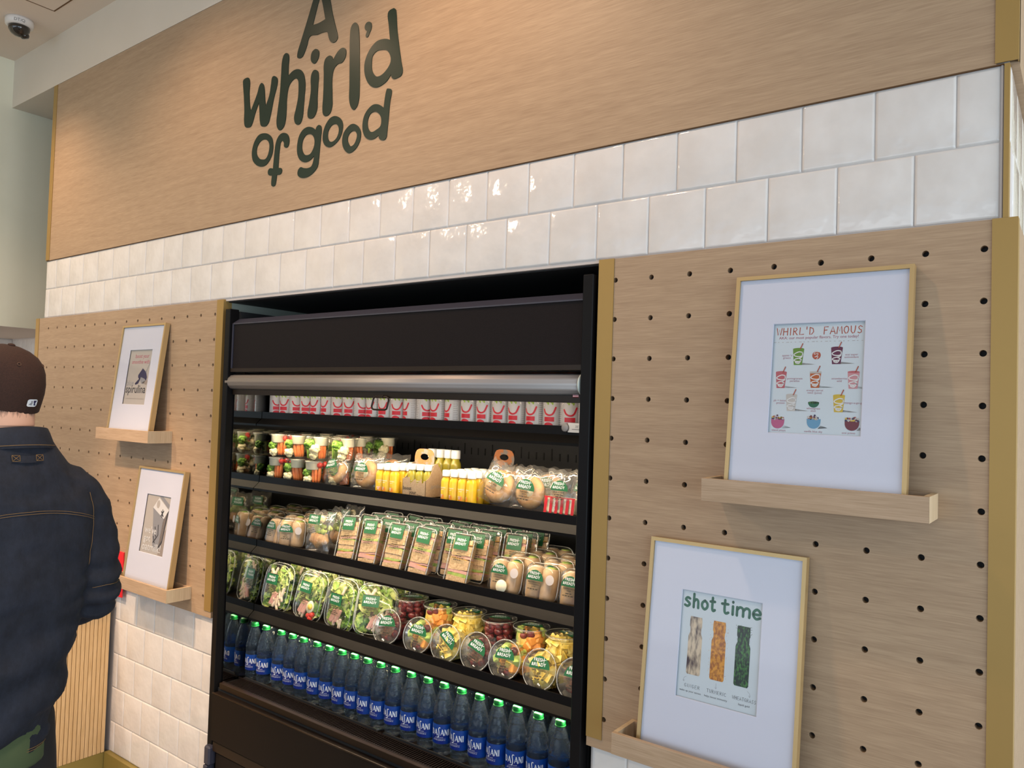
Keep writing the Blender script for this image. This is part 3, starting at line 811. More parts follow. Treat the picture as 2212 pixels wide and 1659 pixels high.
# ------------------------------------------------------------------ picture ledges
def ledge(x0, z0, label, L=0.45, left_open=False):
    t = thing('picture_ledge', label, 'ledge', (x0, 0, z0), group='oak picture ledges')
    D = 0.104; H = 0.05; w = 0.011
    MB().cbox(0, -D, 0, L, -D + w, H, 0.0006).build('front_rail', M['oak_obj'], t)
    MB().box(0, -D + w, 0, w, -0.0005, H).build('end_cap', M['oak_end'], t)
    MB().box(L - w, -D + w, 0, L, -0.0005, H).build('end_cap', M['oak_end'], t)
    MB().box(w, -D + w, 0, L - w, -0.0005, 0.012).build('bottom', M['oak_obj'], t)
    MB().box(L, -D, 0, L + 0.0004, -0.0005, H).build('end_veneer', M['oak_end'], t)
    MB().box(w, -w - 0.0005, 0.012, L - w, -0.0005, H).build('back_rail', M['oak_obj'], t)
    return t
ledge(-2.548, 1.503, 'upper oak ledge on the left peg board')
ledge(-2.353, 0.888, 'lower oak ledge on the left peg board')
ledge(0.2895, 1.503, 'upper oak ledge on the right peg board')
ledge(0.081, 0.888, 'lower oak ledge on the right peg board')

# ------------------------------------------------------------------ framed posters
PM = [M['paper'], mat('poster_brick_red', (0.45, 0.09, 0.05), .6), mat('poster_mauve', (0.42, 0.16, 0.22), .6), mat('poster_green', (0.14, 0.30, 0.04), .6),
      mat('poster_plum', (0.12, 0.02, 0.07), .6), mat('poster_pink', (0.52, 0.13, 0.16), .6), mat('poster_orange_red', (0.50, 0.12, 0.03), .6),
      mat('poster_light_pink', (0.62, 0.30, 0.34), .6), mat('poster_cream', (0.58, 0.56, 0.54), .6), mat('poster_yellow', (0.66, 0.48, 0.06), .6),
      mat('poster_hot_pink', (0.50, 0.10, 0.24), .6), mat('poster_blue', (0.13, 0.34, 0.55), .6), mat('poster_maroon', (0.16, 0.02, 0.035), .6),
      mat('poster_white', (0.80, 0.82, 0.84), .6), mat('poster_dark', (0.05, 0.05, 0.06), .6), mat('poster_forest', (0.012, 0.13, 0.07), .5),
      noisy(mat('poster_ginger', (0.4, 0.3, 0.2), .6), (0.06, 0.03, 0.035), (0.72, 0.60, 0.44), (90, 90, 26), 3, 'World', lo=.38, hi=.6),
      noisy(mat('poster_turmeric', (0.6, 0.25, 0.02), .6), (0.36, 0.11, 0.01), (0.76, 0.34, 0.03), (160, 160, 110), 5, 'World', lo=.4, hi=.6),
      noisy(mat('poster_wheatgrass', (0.02, 0.1, 0.02), .6), (0.006, 0.018, 0.012), (0.06, 0.24, 0.04), (260, 260, 120), 5, 'World', lo=.45, hi=.66),
      mat('poster_taupe', (0.36, 0.31, 0.28), .6), mat('poster_grey', (0.30, 0.31, 0.34), .6), mat('poster_indigo', (0.03, 0.03, 0.10), .6), mat('poster_stone', (0.52, 0.49, 0.46), .6), mat('poster_magenta', (0.50, 0.05, 0.14), .6)]
(PAPER, BRICK, MAUVE, GREEN, PLUM, PINK, ORED, LPINK, CREAM, YELL, HPINK, BLUE, MAROON, PWHITE, DARK, FOREST, GINGER, TURM, WHEAT, TAUPE, GREY, INDIGO, STONE, MAGENTA) = range(len(PM))
PW, PH = 0.190, 0.242

def frame_thing(x0, z0, label, art, pos=0.089):
    W_, H_ = 0.366, 0.497; T_ = 0.021
    # leans back: foot in the tray at y=-0.078, top near the wall
    tilt = math.atan2(0.056, 0.495)
    t = thing('framed_poster', label, 'picture frame', (x0, -0.078, z0), (-tilt, 0, 0), 'framed posters on the oak ledges')
    b = 0.0085
    mb = MB()
    for (a, c) in (((0, 0), (W_, 0)), ((W_, 0), (W_, H_)), ((W_, H_), (0, H_)), ((0, H_), (0, 0))):
        # mitred rail
        def ins(p):
            return (min(max(p[0], b), W_ - b), min(max(p[1], b), H_ - b))
        i0, i1 = ins(a), ins(c)
        f = [(a[0], 0, a[1]), (c[0], 0, c[1]), (i1[0], 0, i1[1]), (i0[0], 0, i0[1])]
        g = [(p[0], T_, p[2]) for p in f]
        mb.add(f + g, [(0, 1, 2, 3), (7, 6, 5, 4), (1, 0, 4, 5), (2, 1, 5, 6), (3, 2, 6, 7), (0, 3, 7, 4)])
    mb.build('frame', M['frame'], t)
    px, pz = pos, 0.144
    # mat board with a window cut in it
    mb = MB(); y = 0.006
    o = [(b, b), (W_ - b, b), (W_ - b, H_ - b), (b, H_ - b)]; i = [(px, pz), (px + PW, pz), (px + PW, pz + PH), (px, pz + PH)]
    vs = [(p[0], y, p[1]) for p in o] + [(p[0], y, p[1]) for p in i] + [(p[0] + (0.0015 if k in (0, 3) else -0.0015), y + 0.0016, p[1] + (0.0015 if k < 2 else -0.0015)) for k, p in enumerate(i)]
    fs = []
    for k in range(4):
        k2 = (k + 1) % 4
        fs.append((k, k2, 4 + k2, 4 + k)); fs.append((4 + k, 4 + k2, 8 + k2, 8 + k))
    mb.add(vs, fs).build('mat_board', M['matboard'], t)
    fl = Flat(); art(fl)
    fl.to(MB(), flat_front(px, y + 0.005, pz), 0.00022).build('print', PM, t)
    MB().box(b, 0.0035, b, W_ - b, 0.004, H_ - b).build('glass_pane', M['pane'], t)
    MB().box(b, T_ - 0.004, b, W_ - b, T_ - 0.002, H_ - b).build('back_board', M['kraft'], t)
    return t

# artwork is laid out in a unit square (u right, v up) scaled to the print
def U(pts): return [(u * PW, v * PH) for u, v in pts]
def cup(f, u, v, col, w=.125, h=.145, lid=None, glass_top=False):
    t, b = w / 2, w / 2 * .72
    f.poly(U([(u - b, v), (u + b, v), (u + t, v + h), (u - t, v + h)]), col, 1)
    if lid is not None: f.disc(u * PW, (v + h) * PH, t * PW, lid, 2, 0.010 * PH, 14)
    if glass_top: f.poly(U([(u - t * .96, v + h * .88), (u + t * .96, v + h * .88), (u + t, v + h), (u - t, v + h)]), STONE, 2)
    # white spiral printed on the cup
    s = [(.40, .78), (.05, .82), (-.40, .68), (-.30, .56), (.20, .52), (.42, .62), (.40, .76)]
    s2 = [(.42, .60), (.30, .47), (-.30, .36), (-.34, .26), (.10, .22), (.34, .32), (.10, .40)]
    s3 = [(.32, .30), (.10, .10), (-.22, .14), (-.18, .20), (.05, .16)]
    for st in (s, s2, s3): f.stroke(U([(u + a * w * .9, v + c * h) for a, c in st]), 0.0021, PWHITE, 3)
    f.stroke(U([(u + .02, v + h), (u + .045, v + h + .048)]), 0.0020, BRICK, 4, False)
    # cast shadow in the photograph printed on the poster
    f.poly(U([(u + b, v), (u + b + .15, v + .004), (u + b + .02, v + .018), (u + b, v + .02)]), TAUPE, 0)
def bowl(f, u, v, col, w=.15, h=.085):
    f.poly(U([(u - w / 2, v + h)] + [(u + w / 2 * math.cos(PI + PI * k / 12), v + h * .95 - h * .95 * math.sin(PI * k / 12) ** .7) for k in range(1, 12)] + [(u + w / 2, v + h)]), col, 2)
    rr = random.Random(int(u * 99))
    for k in range(22):
        a = rr.uniform(-1, 1); f.disc((u + a * w * .42) * PW, (v + h + rr.uniform(-.005, .035) * (1 - abs(a) * .5)) * PH, .0022, rr.choice((BRICK, PLUM, CREAM, INDIGO, YELL, MAROON)), 3 + k % 3, n=7)
    f.poly(U([(u + w * .3, v), (u + w, v + .01), (u + w * .5, v + .03)]), TAUPE, 0)
def cap2(f, t, u, v, size=.0062):
    lines = t.split('\n')
    for k, s in enumerate(lines): f.text(s, u * PW, (v - k * .022) * PH, size, MAUVE, 1)

def art_famous(f):
    f.rect(0, 0, PW, PH, PAPER, 0)
    f.word("WHIRL'D  FAMOUS", .04 * PW, .97 * PW, .895 * PH, .064 * PH, .0019, BRICK, 1, slope=-0.0)
    f.text('AKA: our most popular flavors. Try one today!', .5 * PW, .857 * PH, .0086, MAUVE, 1, bold=.00006)
    for k in range(21): f.rect((.01 + k * .0475) * PW, .828 * PH, (.01 + k * .0475 + (.03 if k % 3 == 0 else .016)) * PW, .831 * PH, TAUPE, 1)
    cup(f, .295, .62, GREEN, lid=GREEN); cup(f, .71, .625, PLUM, lid=PLUM)
    f.disc(.495 * PW, .705 * PH, .0088, BRICK, 1, n=24)
    f.stroke(U([(.52, .735), (.48, .735), (.47, .715), (.51, .722), (.50, .70), (.475, .69), (.51, .695), (.505, .68), (.497, .668)]), .0011, PWHITE, 2)
    cup(f, .115, .41, PINK, lid=PINK); cup(f, .495, .415, ORED, glass_top=True); cup(f, .895, .41, LPINK, lid=PINK)
    cup(f, .245, .205, CREAM, lid=CREAM); cup(f, .755, .205, YELL, lid=YELL)
    f.poly(U([(.43, .285)] + [(.49 + .06 * math.cos(PI + PI * k / 10), .285 - .045 * math.sin(PI * k / 10)) for k in range(1, 10)] + [(.55, .285)]), FOREST, 1)
    f.disc(.49 * PW, .285 * PH, .06 * PW, WHEAT, 2, .010 * PH)
    bowl(f, .105, .045, HPINK); bowl(f, .50, .055, BLUE); bowl(f, .90, .05, MAROON, .15)
    for t, u, v in (("apples 'n\ngreens", .17, .70), ('acai super\nantioxidant', .865, .70), ('pomegranate\nparadise', .27, .49), ('orange carrot\ntwist (juice)', .495, .385), ('strawberries\nwild', .75, .49),
                    ('pb + banana\nprotein', .125, .29), ('wheatgrass\nshot', .49, .225), ('mango-a-go-go', .91, .28), ('island pitaya', .12, .022), ('vanilla blue sky', .50, .022), ('acai primo', .87, .022)):
        cap2(f, t, u, v)

def art_shots(f):
    f.rect(0, 0, PW, PH, PAPER, 0)
    f.word('shot', .03 * PW, .43 * PW, .845 * PH, .125 * PH, .0060, FOREST, 1, True, gap=.22, wide={'t': .8})
    f.word('time', .50 * PW, .985 * PW, .845 * PH, .125 * PH, .0060, FOREST, 1, True, gap=.22, wide={'m': 1.5, 't': .9, 'i': .35})
    for k, (u, m_) in enumerate(((.20, GINGER), (.495, TURM), (.79, WHEAT))):
        q = [(-.088, .24), (-.075, .225), (.075, .225), (.088, .24), (.088, .575), (.070, .615), (.072, .66), (.078, .67), (.078, .73), (.072, .76), (-.072, .76), (-.078, .73), (-.078, .67), (-.070, .66), (-.068, .615), (-.088, .575)]
        f.poly(U([(u + a, c) for a, c in q]), m_, 1)
    rr = random.Random(3)
    for k in range(26): f.disc((.495 + rr.choice((-1, 1)) * rr.uniform(.09, .115)) * PW, rr.uniform(.25, .74) * PH, .0006, TURM, 1, n=6)
    for k in range(24): f.stroke(U([(.79 + rr.choice((-1, 1)) * .075, .0 + (yy := rr.uniform(.62, .75))), (.79 + rr.uniform(-.1, .1), yy + .018)]), .0006, WHEAT, 1, False)
    for u, d in ((.09, -1), (.495, 0), (.90, 1)):
        f.stroke(U([(u - d * .03, .20), (u - d * .0, .18), (u, .152)]), .0005, GREY, 1); f.stroke(U([(u - .012, .165), (u, .150), (u + .012, .165)]), .0005, GREY, 1, False)
    f.word('GINGER', .10 * PW, .30 * PW, .105 * PH, .030 * PH, .0007, DARK, 1)
    f.word('TURMERIC', .385 * PW, .625 * PW, .105 * PH, .030 * PH, .0007, DARK, 1)
    f.word('WHEATGRASS', .70 * PW, .98 * PW, .105 * PH, .030 * PH, .0007, DARK, 1)
    for t, u in (('wake up your senses', .18), ('helps boost immunity', .50), ('liquid gold', .84)): f.text(t, u * PW, .062 * PH, .0062, DARK, 1)

def art_spirulina(f):
    f.rect(0, 0, PW, PH, STONE, 0)
    f.text('boost your', .55 * PW, .85 * PH, .026, MAGENTA, 1); f.text('smoothie with', .52 * PW, .745 * PH, .026, MAGENTA, 1)
    f.stroke(U([(.98, .82), (.86, .64), (.78, .56)]), .006, GREY, 1)
    f.disc(.74 * PW, .50 * PH, .026, GREY, 1, .030)
    f.poly(U([(.50, .54), (.58, .60), (.66, .66), (.76, .62), (.84, .57), (.90, .50), (.88, .44), (.80, .47), (.70, .49), (.62, .50), (.56, .46), (.50, .44), (.52, .40), (.40, .38), (.44, .36), (.55, .38), (.60, .44), (.50, .50)]), INDIGO, 2)
    f.poly(U([(.70, .40), (.92, .36), (.96, .44), (.88, .45)]), TAUPE, 1)
    f.text('blue', .03 * PW, .345 * PH, .036, GREY, 1, 'LEFT')
    f.text('spirulina', .03 * PW, .215 * PH, .050, DARK, 1, 'LEFT', bold=.0006)
    f.text('contains vitamins, minerals and antioxidants', .5 * PW, .10 * PH, .0085, TAUPE, 1)

def art_oatmilk(f):
    f.rect(0, 0, PW, PH, STONE, 0)
    f.poly(U([(.75, 0), (1, 0), (1, .5), (.8, .35)]), TAUPE, 1)
    f.poly(U([(.50, .98), (.62, 1.0), (.98, .86), (.92, .80), (.55, .96)]), GREY, 2)
    f.poly(U([(.30, .78), (.50, .96), (.95, .78), (.78, .60)]), mi_light := PWHITE, 2)
    f.poly(U([(.30, .78), (.32, .74), (.78, .57), (.80, .62)]), GREY, 3)
    f.poly(U([(.32, .74), (.78, .57), (.72, .08), (.50, .12)]), GREY, 2)
    f.poly(U([(.78, .60), (.96, .78), (.86, .22), (.72, .08)]), DARK, 2)
    for k in range(4): f.stroke(U([(.80 + k * .03, .60 + k * .04), (.74 + k * .03, .16 + k * .03)]), .0025, TAUPE, 3, False)
    f.disc(.52 * PW, .83 * PH, .016, PWHITE, 3, .020); f.disc(.50 * PW, .85 * PH, .013, STONE, 4, .017)
    for p in ([(.66, .74), (.76, .66)], [(.76, .75), (.66, .66)], [(.71, .77), (.71, .64)], [(.50, .46), (.58, .30)], [(.62, .50), (.66, .34), (.60, .28)], [(.48, .30), (.56, .20)], [(.50, .20), (.60, .28)]): f.stroke(U(p), .005, DARK, 4, False)
    f.text("we've", .10 * PW, .34 * PH, .040, PWHITE, 5, 'LEFT', bold=.0003); f.text('got', .10 * PW, .20 * PH, .040, PWHITE, 5, 'LEFT', bold=.0003); f.text('oatmilk!', .07 * PW, .05 * PH, .046, PWHITE, 5, 'LEFT', bold=.0003)

frame_thing(-2.5145, 1.516, 'gold framed poster lettered "blue spirulina" on the upper left ledge', art_spirulina, .091)
frame_thing(-2.312, 0.901, 'gold framed oatmilk carton poster on the lower left ledge', art_oatmilk, .089)
frame_thing(0.3295, 1.516, 'gold framed smoothie menu poster "Whirl\'d Famous" on the upper right ledge', art_famous, .088)
frame_thing(0.131, 0.901, 'gold framed "shot time" poster with three bottle shapes, lower right ledge', art_shots, .086)

# ------------------------------------------------------------------ security camera and ceiling hatch
t = thing('security_camera', 'white and smoked dome security camera on the ceiling', 'security camera', (-3.40, -0.185, 3.595))
Tm = Matrix.Rotation(PI, 4, 'X')
MB().lathe([(0.062, 0), (0.064, .012), (0.062, .032), (0.050, .038)], 32, T=Tm).build('housing', M['cam_white'], t)
MB().lathe([(0.050, .034), (0.047, .055), (0.036, .072), (0.018, .083), (0, .086)], 28, T=Tm).build('dome', M['smoke'], t)
MB().lathe([(0.020, .060), (0.022, .080), (.016, .090), (0, .091)], 16, T=Tm @ Matrix.Rotation(R_(20), 4, 'X')).build('lens', M['smoke'], t)
f = Flat().text('DTiQ', 0, 0, .021, 0, 0, bold=.0003)
ang = math.atan2(-1.729 + .185, .978 + 3.40) + PI / 2
f.to(MB(), wrap(.0635, -.030, ang), .0006).build('lettering', M['ink_grey'], t)
t = thing('ceiling_hatch', 'square access hatch in the plaster ceiling', 'hatch', (0, 0, 3.595))
MB().box(-3.150, -0.723, -0.0018, -2.548, -0.121, -0.0002).build('hatch_gap', M['groove'], t)
MB().box(-3.141, -0.718, -0.0022, -2.553, -0.129, -0.001).build('hatch_panel', M['ceil'], t)

# ------------------------------------------------------------------ counter with slatted front
t = thing('service_counter', 'counter with vertical oak slats and a dark top behind the person', 'counter', (-2.54, 0, 0))
MB().box(-0.62, -1.75, 0.10, -0.006, -0.002, 0.735).build('body', M['groove'], t)
MB().box(-0.61, -1.75, 0.0, -0.004, -0.001, 0.098).build('plinth', M['goldbase'], t)
MB().cbox(-0.65, -1.78, 0.737, 0.008, -0.0015, 0.772, 0.002).build('worktop', M['counter_top'], t)
sl = MB().cbox(-0.006, -0.0154, 0.10, 0.0, 0.0, 0.735, 0.0008).build('slat', M['slat'], t)
sl.location = (0, -0.004, 0)
for k in range(1, 98):
    c = sl.copy(); C.objects.link(c); c.location = (0, -0.004 - 0.0176 * k, 0)
t = thing('red_glow_card', 'added red card standing in for a red glow, nearly hidden behind the person', 'card', (-2.445, -0.0005, 0.80))
MB().cbox(-0.20, -0.006, 0, 0.0, 0.0, 0.20, 0.001).build('card', M['red_glow'], t)  # thin plate added in place of red light on the board
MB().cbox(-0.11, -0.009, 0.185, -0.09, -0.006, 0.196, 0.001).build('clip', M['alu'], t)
# ================================================================== THE OPEN FRIDGE
FX0, FX1 = -1.730, -0.060          # outer width
IX0, IX1 = -1.690, -0.098          # inside faces
fr = thing('open_fridge', 'tall black open-front display fridge set into the wall', 'fridge', (0, 0, 0))
MB().cbox(FX0, -0.010, 0.03, FX0 + 0.032, 0.030, 2.047, 0.002).build('front_post', M['black'], fr)
MB().cbox(FX1 - 0.032, -0.010, 0.03, FX1, 0.030, 2.052, 0.002).build('front_post', M['black'], fr)
MB().box(FX0, 0.030, 0.03, IX0 - 0.002, 0.75, 2.040).build('side_wall', M['blackm'], fr)
MB().box(IX1, 0.030, 0.03, FX1, 0.75, 2.040).build('side_wall', M['blackm'], fr)
MB().box(IX0 - 0.002, 0.020, 0.60, IX0, 0.70, 1.80).build('mirror_panel', M['mirror'], fr, label='dark mirrored inner side panel reflecting the goods')
bk = MB().box(IX0, 0.70, 0.03, IX1, 0.75, 2.04).build('back_wall', M['blackm'], fr)
slots = MB()
for k in range(44):
    x = IX0 + 0.03 + k * 0.036
    for z in (0.70, 0.98, 1.24, 1.50, 1.56):
        slots.box(x, 0.698, z, x + 0.005, 0.6995, z + (0.045 if k % 4 == 0 else 0.028))
slots.build('vent_slots', M['black'], bk, kind='stuff')
MB().box(IX0, 0.03, 1.985, IX1, 0.70, 2.000).build('roof', M['blackm'], fr)
MB().box(IX0, 0.06, 1.80, IX1, 0.70, 1.82).build('inner_roof', M['black'], fr)
# canopy valance
cn = MB().box(FX0 + 0.034, 0.004, 1.815, FX1 - 0.034, 0.03, 1.992).build('canopy', M['panel'], fr)
MB().add([(FX0 + .036, .000, 1.990), (FX1 - .034, .000, 1.990), (FX1 - .034, .028, 2.010), (FX0 + .036, .028, 2.010), (FX0 + .036, .000, 1.986), (FX1 - .034, .000, 1.986), (FX1 - .034, .028, 1.986), (FX0 + .036, .028, 1.986)],
         [(0, 1, 2, 3), (4, 5, 1, 0), (5, 6, 2, 1), (4, 0, 3, 7), (7, 3, 2, 6), (4, 7, 6, 5)]).build('top_bevel', M['bevel'], cn)
MB().box(FX0 + .036, -.001, 1.801, FX1 - .034, .028, 1.815).build('lower_bevel', M['bumper'], cn)
MB().box(FX0 + .036, -.0005, 1.815, FX0 + .042, .004, 1.990).build('end_strip', M['bevel'], cn)
# night blind cassette: ribbed aluminium roll
rb = MB()
pr = []
for k in range(48):
    a = 2 * PI * k / 48
    pr.append(0.0285 + 0.0006 * math.cos(a * 12))
ring = lambda x: [(x, 0.018 + pr[k] * math.cos(2 * PI * k / 48), 1.7625 + pr[k] * math.sin(2 * PI * k / 48)) for k in range(48)]
rb.loft([ring(FX0 + 0.016), ring(FX1 - 0.040)])
bl = rb.build('blind_roll', M['alu'], fr)
Tx = Matrix.Rotation(PI / 2, 4, 'Y')
MB().lathe([(0.0, 0), (.030, 0), (.030, .004), (.0, .004)], 32, T=Matrix.Translation((FX1 - .040, .018, 1.7625)) @ Tx).build('end_cap', M['cap'], bl)
MB().lathe([(0.0, -.006), (.022, -.005), (.0285, 0), (.0285, .002), (.0, .002)], 32, T=Matrix.Translation((FX0 + .016, .018, 1.7625)) @ Tx).build('end_cap', M['alu'], bl)
MB().box(IX0 - .004, .012, 1.7135, IX1 + .006, .040, 1.7335).build('blind_bar', M['bumper'], fr)
hd = MB()
cx, cz = -0.854, 1.697
q = [(cx + a * .036, 0.004 - .006 * (b < 0), cz + b * .021) for a, b in ((-.7, 1), (.7, 1), (.93, .8), (1, .5), (1, -.5), (.93, -.85), (.7, -1), (-.7, -1), (-.93, -.85), (-1, -.5), (-1, .5), (-.93, .8))]
hd.tube(q, .0032, 8, closed=True)
hd.cbox(cx - .012, -.002, cz + .016, cx + .012, .014, cz + .026, .001)
hd.build('pull_handle', M['bumper'], fr)
fl = Flat().rect(0, 0, .018, .0125, 0, 0).rect(0, .006, .008, .0125, 1, 1)
for k in range(4): fl.rect(0 if k < 2 else .008, k * .0036, .018, k * .0036 + .0018, 2, 1)
fl.to(MB(), flat_front(-.1265, .0115, 1.7290), .0003).build('flag_sticker', [M['ink_white'], PM[INDIGO], M['red']], fr, label='small flag sticker')

SHELF_Z = (1.648, 1.392, 1.136, 0.880)
for k, z in enumerate(SHELF_Z):
    sh = MB().box(IX0 + .004, .150, z - .024, IX1 - .004, .62, z - .012).build('shelf', M['shelf'], fr)
    MB().box(IX0 + .002, .147, z - .0275, IX1 - .002, .151, z).build('front_lip', M['black'], sh)
    # slanted ticket rail below the lip
    s = MB()
    x0, x1 = IX0 + .002, IX1 - .002
    s.add([(x0, .148, z - .025), (x1, .148, z - .025), (x1, .122, z - .048), (x0, .122, z - .048), (x0, .122, z - .056), (x1, .122, z - .056), (x1, .125, z - .056), (x0, .125, z - .056), (x0, .151, z - .029), (x1, .151, z - .029)],
          [(0, 3, 2, 1), (3, 4, 5, 2), (4, 7, 6, 5), (7, 8, 9, 6), (0, 8, 7, 4, 3), (1, 2, 5, 6, 9)])
    s.build('ticket_rail', M['rail'], sh)
    ld = MB().box(IX0 + .03, .158, z - .030, IX1 - .03, .168, z - .0265).build('led_strip', M['led'], sh)
    a = light('AREA', 'shelf_led', (-0.89, .128, z - .058), (-0.89, .222, z - .24), (3.6, 2.2, 2.1, 3.2)[k], (1.0, 0.80, 0.56), 1.5, 0.012)
    a.parent = fr
    for xx in (-1.55, -1.15, -.75, -.35):
        MB().add([(xx, .17, z - .024), (xx + .003, .17, z - .024), (xx + .003, .69, z - .024), (xx, .69, z - .024), (xx, .69, z - .085), (xx + .003, .69, z - .085)], [(0, 3, 4), (1, 5, 2), (0, 4, 5, 1), (3, 2, 5, 4), (0, 1, 2, 3)]).build('bracket', M['black'], sh)
a = light('AREA', 'canopy_led', (-0.89, .060, 1.735), (-0.89, .22, 1.45), 0.7, (1.0, 0.82, 0.60), 1.5, 0.015); a.parent = fr
# price display on the top shelf, right end
tg = MB().lathe([(.0125, 0), (.0125, .006), (.010, .007)], 16, T=Matrix.Translation((-.232, .146, 1.643)) @ Matrix.Rotation(PI / 2, 4, 'X')).build('thermometer', M['alu'], fr)
MB().box(-.224, .143, 1.630, -.150, .1465, 1.657).build('display_case', M['cam_white'], tg)
Flat().text('38°F', 0, 0, .010, 0, 0).rect(-.02, -.006, .02, -.004, 0, 0).to(MB(), flat_front(-.19, .1425, 1.644)).build('display_text', M['ink_grey'], tg)

# bottom deck
dk = MB().box(IX0 + .002, .095, .585, IX1 - .002, .62, .598).build('bottom_deck', M['shelf'], fr)
for (a, b) in ((-1.662, -.906), (-.884, -.128)):
    pts = []
    for (px, pz, a0) in ((b - .012, .601, 0), (a + .012, .601, PI / 2)):
        for k in range(5): pts.append((px + .012 * math.cos(a0 + PI / 8 * k), pz + .012 * math.sin(a0 + PI / 8 * k)))
    pts += [(a, .585), (b, .585)]
    n = len(pts)
    vs = [(p[0], .092, p[1]) for p in pts] + [(p[0], .095, p[1]) for p in pts]
    MB().add(vs, [tuple(reversed(range(n))), tuple(range(n, 2 * n))] + [(k, (k + 1) % n, n + (k + 1) % n, n + k) for k in range(n)]).build('product_stop', M['blackm'], dk)
gr = MB().box(IX0 + .004, .020, .578, IX1 - .004, .092, .586)
gr.box(IX0 + .004, .016, .602, IX1 - .004, .022, .608).box(IX0 + .004, .086, .600, IX1 - .004, .092, .606)
for k in range(150):
    x = IX0 + .02 + k * .0103
    gr.box(x, .022, .599, x + .0035, .086, .604)
gr.build('intake_grille', M['shelf'], fr, kind='stuff')
MB().cbox(IX0 + .010, .000, .586, IX1 - .006, .016, .608, .001).build('bumper_rail', M['bumper'], fr)
MB().box(IX0 - .01, .006, .560, IX1 + .01, .02, .586).build('shadow_gap', M['blackm'], fr)
mb = MB()
mb.cbox(IX0 - .002, -.022, .395, IX1 + .01, .012, .574, .004)
mb.build('lower_panel', M['kick'], fr)
MB().tube([(IX0, -.020, .574), (IX1 + .01, -.020, .574)], .0035, 8).build('panel_edge', M['bumper'], fr)
MB().cbox(IX0 + .006, -.016, .355, IX1, .010, .392, .002).build('lower_rail', M['bumper'], fr)
MB().cbox(IX0 + .02, -.010, .06, IX1, .010, .350, .002).build('kick_plate', M['kick'], fr)
MB().cbox(IX0 - .03, -.030, .300, IX0 + .006, .004, .372, .006).cbox(IX0 - .028, -.032, .215, IX0 - .004, .004, .300, .003).build('corner_bracket', M['bevel'], fr)
MB().box(FX0, .0, 0, FX1, .74, .03).build('base', M['blackm'], fr)

# ================================================================== GOODS
def fresh(f, x, y, s, mi, layer=2, rot=0.0):
    """two-line mark FRESH & READY"""
    c, d = math.cos(rot), math.sin(rot)
    P = lambda a, b: (x + a * c - b * d, y + a * d + b * c)
    p = P(0, .30 * s); f.text('FRESH', p[0], p[1], s * .82, mi, layer, rot=rot, bold=s * .006)
    p = P(0, -.50 * s); f.text('&READY', p[0], p[1], s * .82, mi, layer, rot=rot, bold=s * .006)
    f.stroke([P(1.05 * s, .1 * s), P(1.08 * s, 1.05 * s)], s * .07, mi, layer, False)
    f.stroke([P(.8 * s, .55 * s), P(1.5 * s, .65 * s)], s * .07, mi, layer, False)
def small_lines(f, x, y, w, n, s, mi, layer=2, words=None):
    for k in range(n):
        t = (words or ['', ''])[k] if words and k < len(words) else None
        if t: f.text(t, x, y - k * s * 1.25, s, mi, layer, bold=s * .01)
        else:
            ww = w * (1 - .25 * (k % 3)); rr = random.Random(k)
            a = x - ww / 2
            while a < x + ww / 2 - s:
                b = a + s * rr.uniform(.8, 2.2); f.rect(a, y - k * s * 1.25, min(b, x + ww / 2), y - k * s * 1.25 + s * .45, mi, layer); a = b + s * .45
def label_rect(f, w, h, words, dx=0, dy=0):
    """square label: green upper half, clear lower half"""
    f.rect(dx - w / 2, dy, dx + w / 2, dy + h * .52, 0, 0); f.rect(dx - w / 2, dy + h * .50, dx + w / 2, dy + h * .53, 2, 1)
    f.rect(dx - w / 2, dy - h * .48, dx + w / 2, dy, 3, 0)
    fresh(f, dx - w * .04, dy + h * .24, w * .25, 1, 2)
    small_lines(f, dx, dy - h * .10, w * .8, 5, w * .085, 2, 2, words)
def label_arch(f, r, words, dx=0, dy=0, rot=0.0):
    """round label: green dome above a clear half"""
    c, d = math.cos(rot), math.sin(rot)
    Q = lambda a, b: (dx + a * c - b * d, dy + a * d + b * c)
    f.poly([Q(r * math.cos(PI * k / 14), r * math.sin(PI * k / 14) * 1.0 - .0) for k in range(15)], 0, 0)
    f.poly([Q(r * math.cos(PI + PI * k / 14), r * math.sin(PI + PI * k / 14)) for k in range(15)], 3, 0)
    p = Q(-r * .08, r * .42); fresh(f, p[0], p[1], r * .46, 1, 2, rot)
    if rot == 0: small_lines(f, dx, dy - r * .22, r * 1.3, 4, r * .17, 2, 2, words)
LM = [M['brand_green'], M['ink_white'], M['ink_black'], M['label_clear'], mat('greyish_sticker', (.50, .46, .46), .5)]

# ---- top shelf: apple juice bottles
jb = thing('juice_bottle', '', 'bottle')
MB().lathe([(.026, 0), (.0295, .003), (.0305, .010), (.0305, .112), (.027, .126), (.016, .143), (.0135, .150), (.0135, .153)], 24, square=.5).build('bottle_body', M['clear'], jb)
MB().lathe([(.0155, .152), (.016, .153), (.016, .168), (.0145, .170)], 20).build('cap', M['red'], jb)
MB().lathe([(.0280, .004), (.0286, .010), (.0286, .110), (.025, .122)], 24, square=.5).build('juice', mat('apple_juice', (.50, .25, .05), .2), jb)
lb = MB()
RL = .0325
def arc_rect(mb, R, z0, z1, a0, a1, mi, seg=10, dR=0):
    vs = []; fs = []
    for k in range(seg + 1):
        a = a0 + (a1 - a0) * k / seg
        for z in (z0, z1): vs.append(((R + dR) * math.sin(a), -(R + dR) * math.cos(a), z))
    for k in range(seg): fs.append((2 * k, 2 * k + 2, 2 * k + 3, 2 * k + 1))
    mb.add(vs, fs, mi, True)
arc_rect(lb, RL, .006, .110, -PI, PI, 0, 32)
lab = lb.build('label', M['juice_white'], jb)
pr_ = MB()
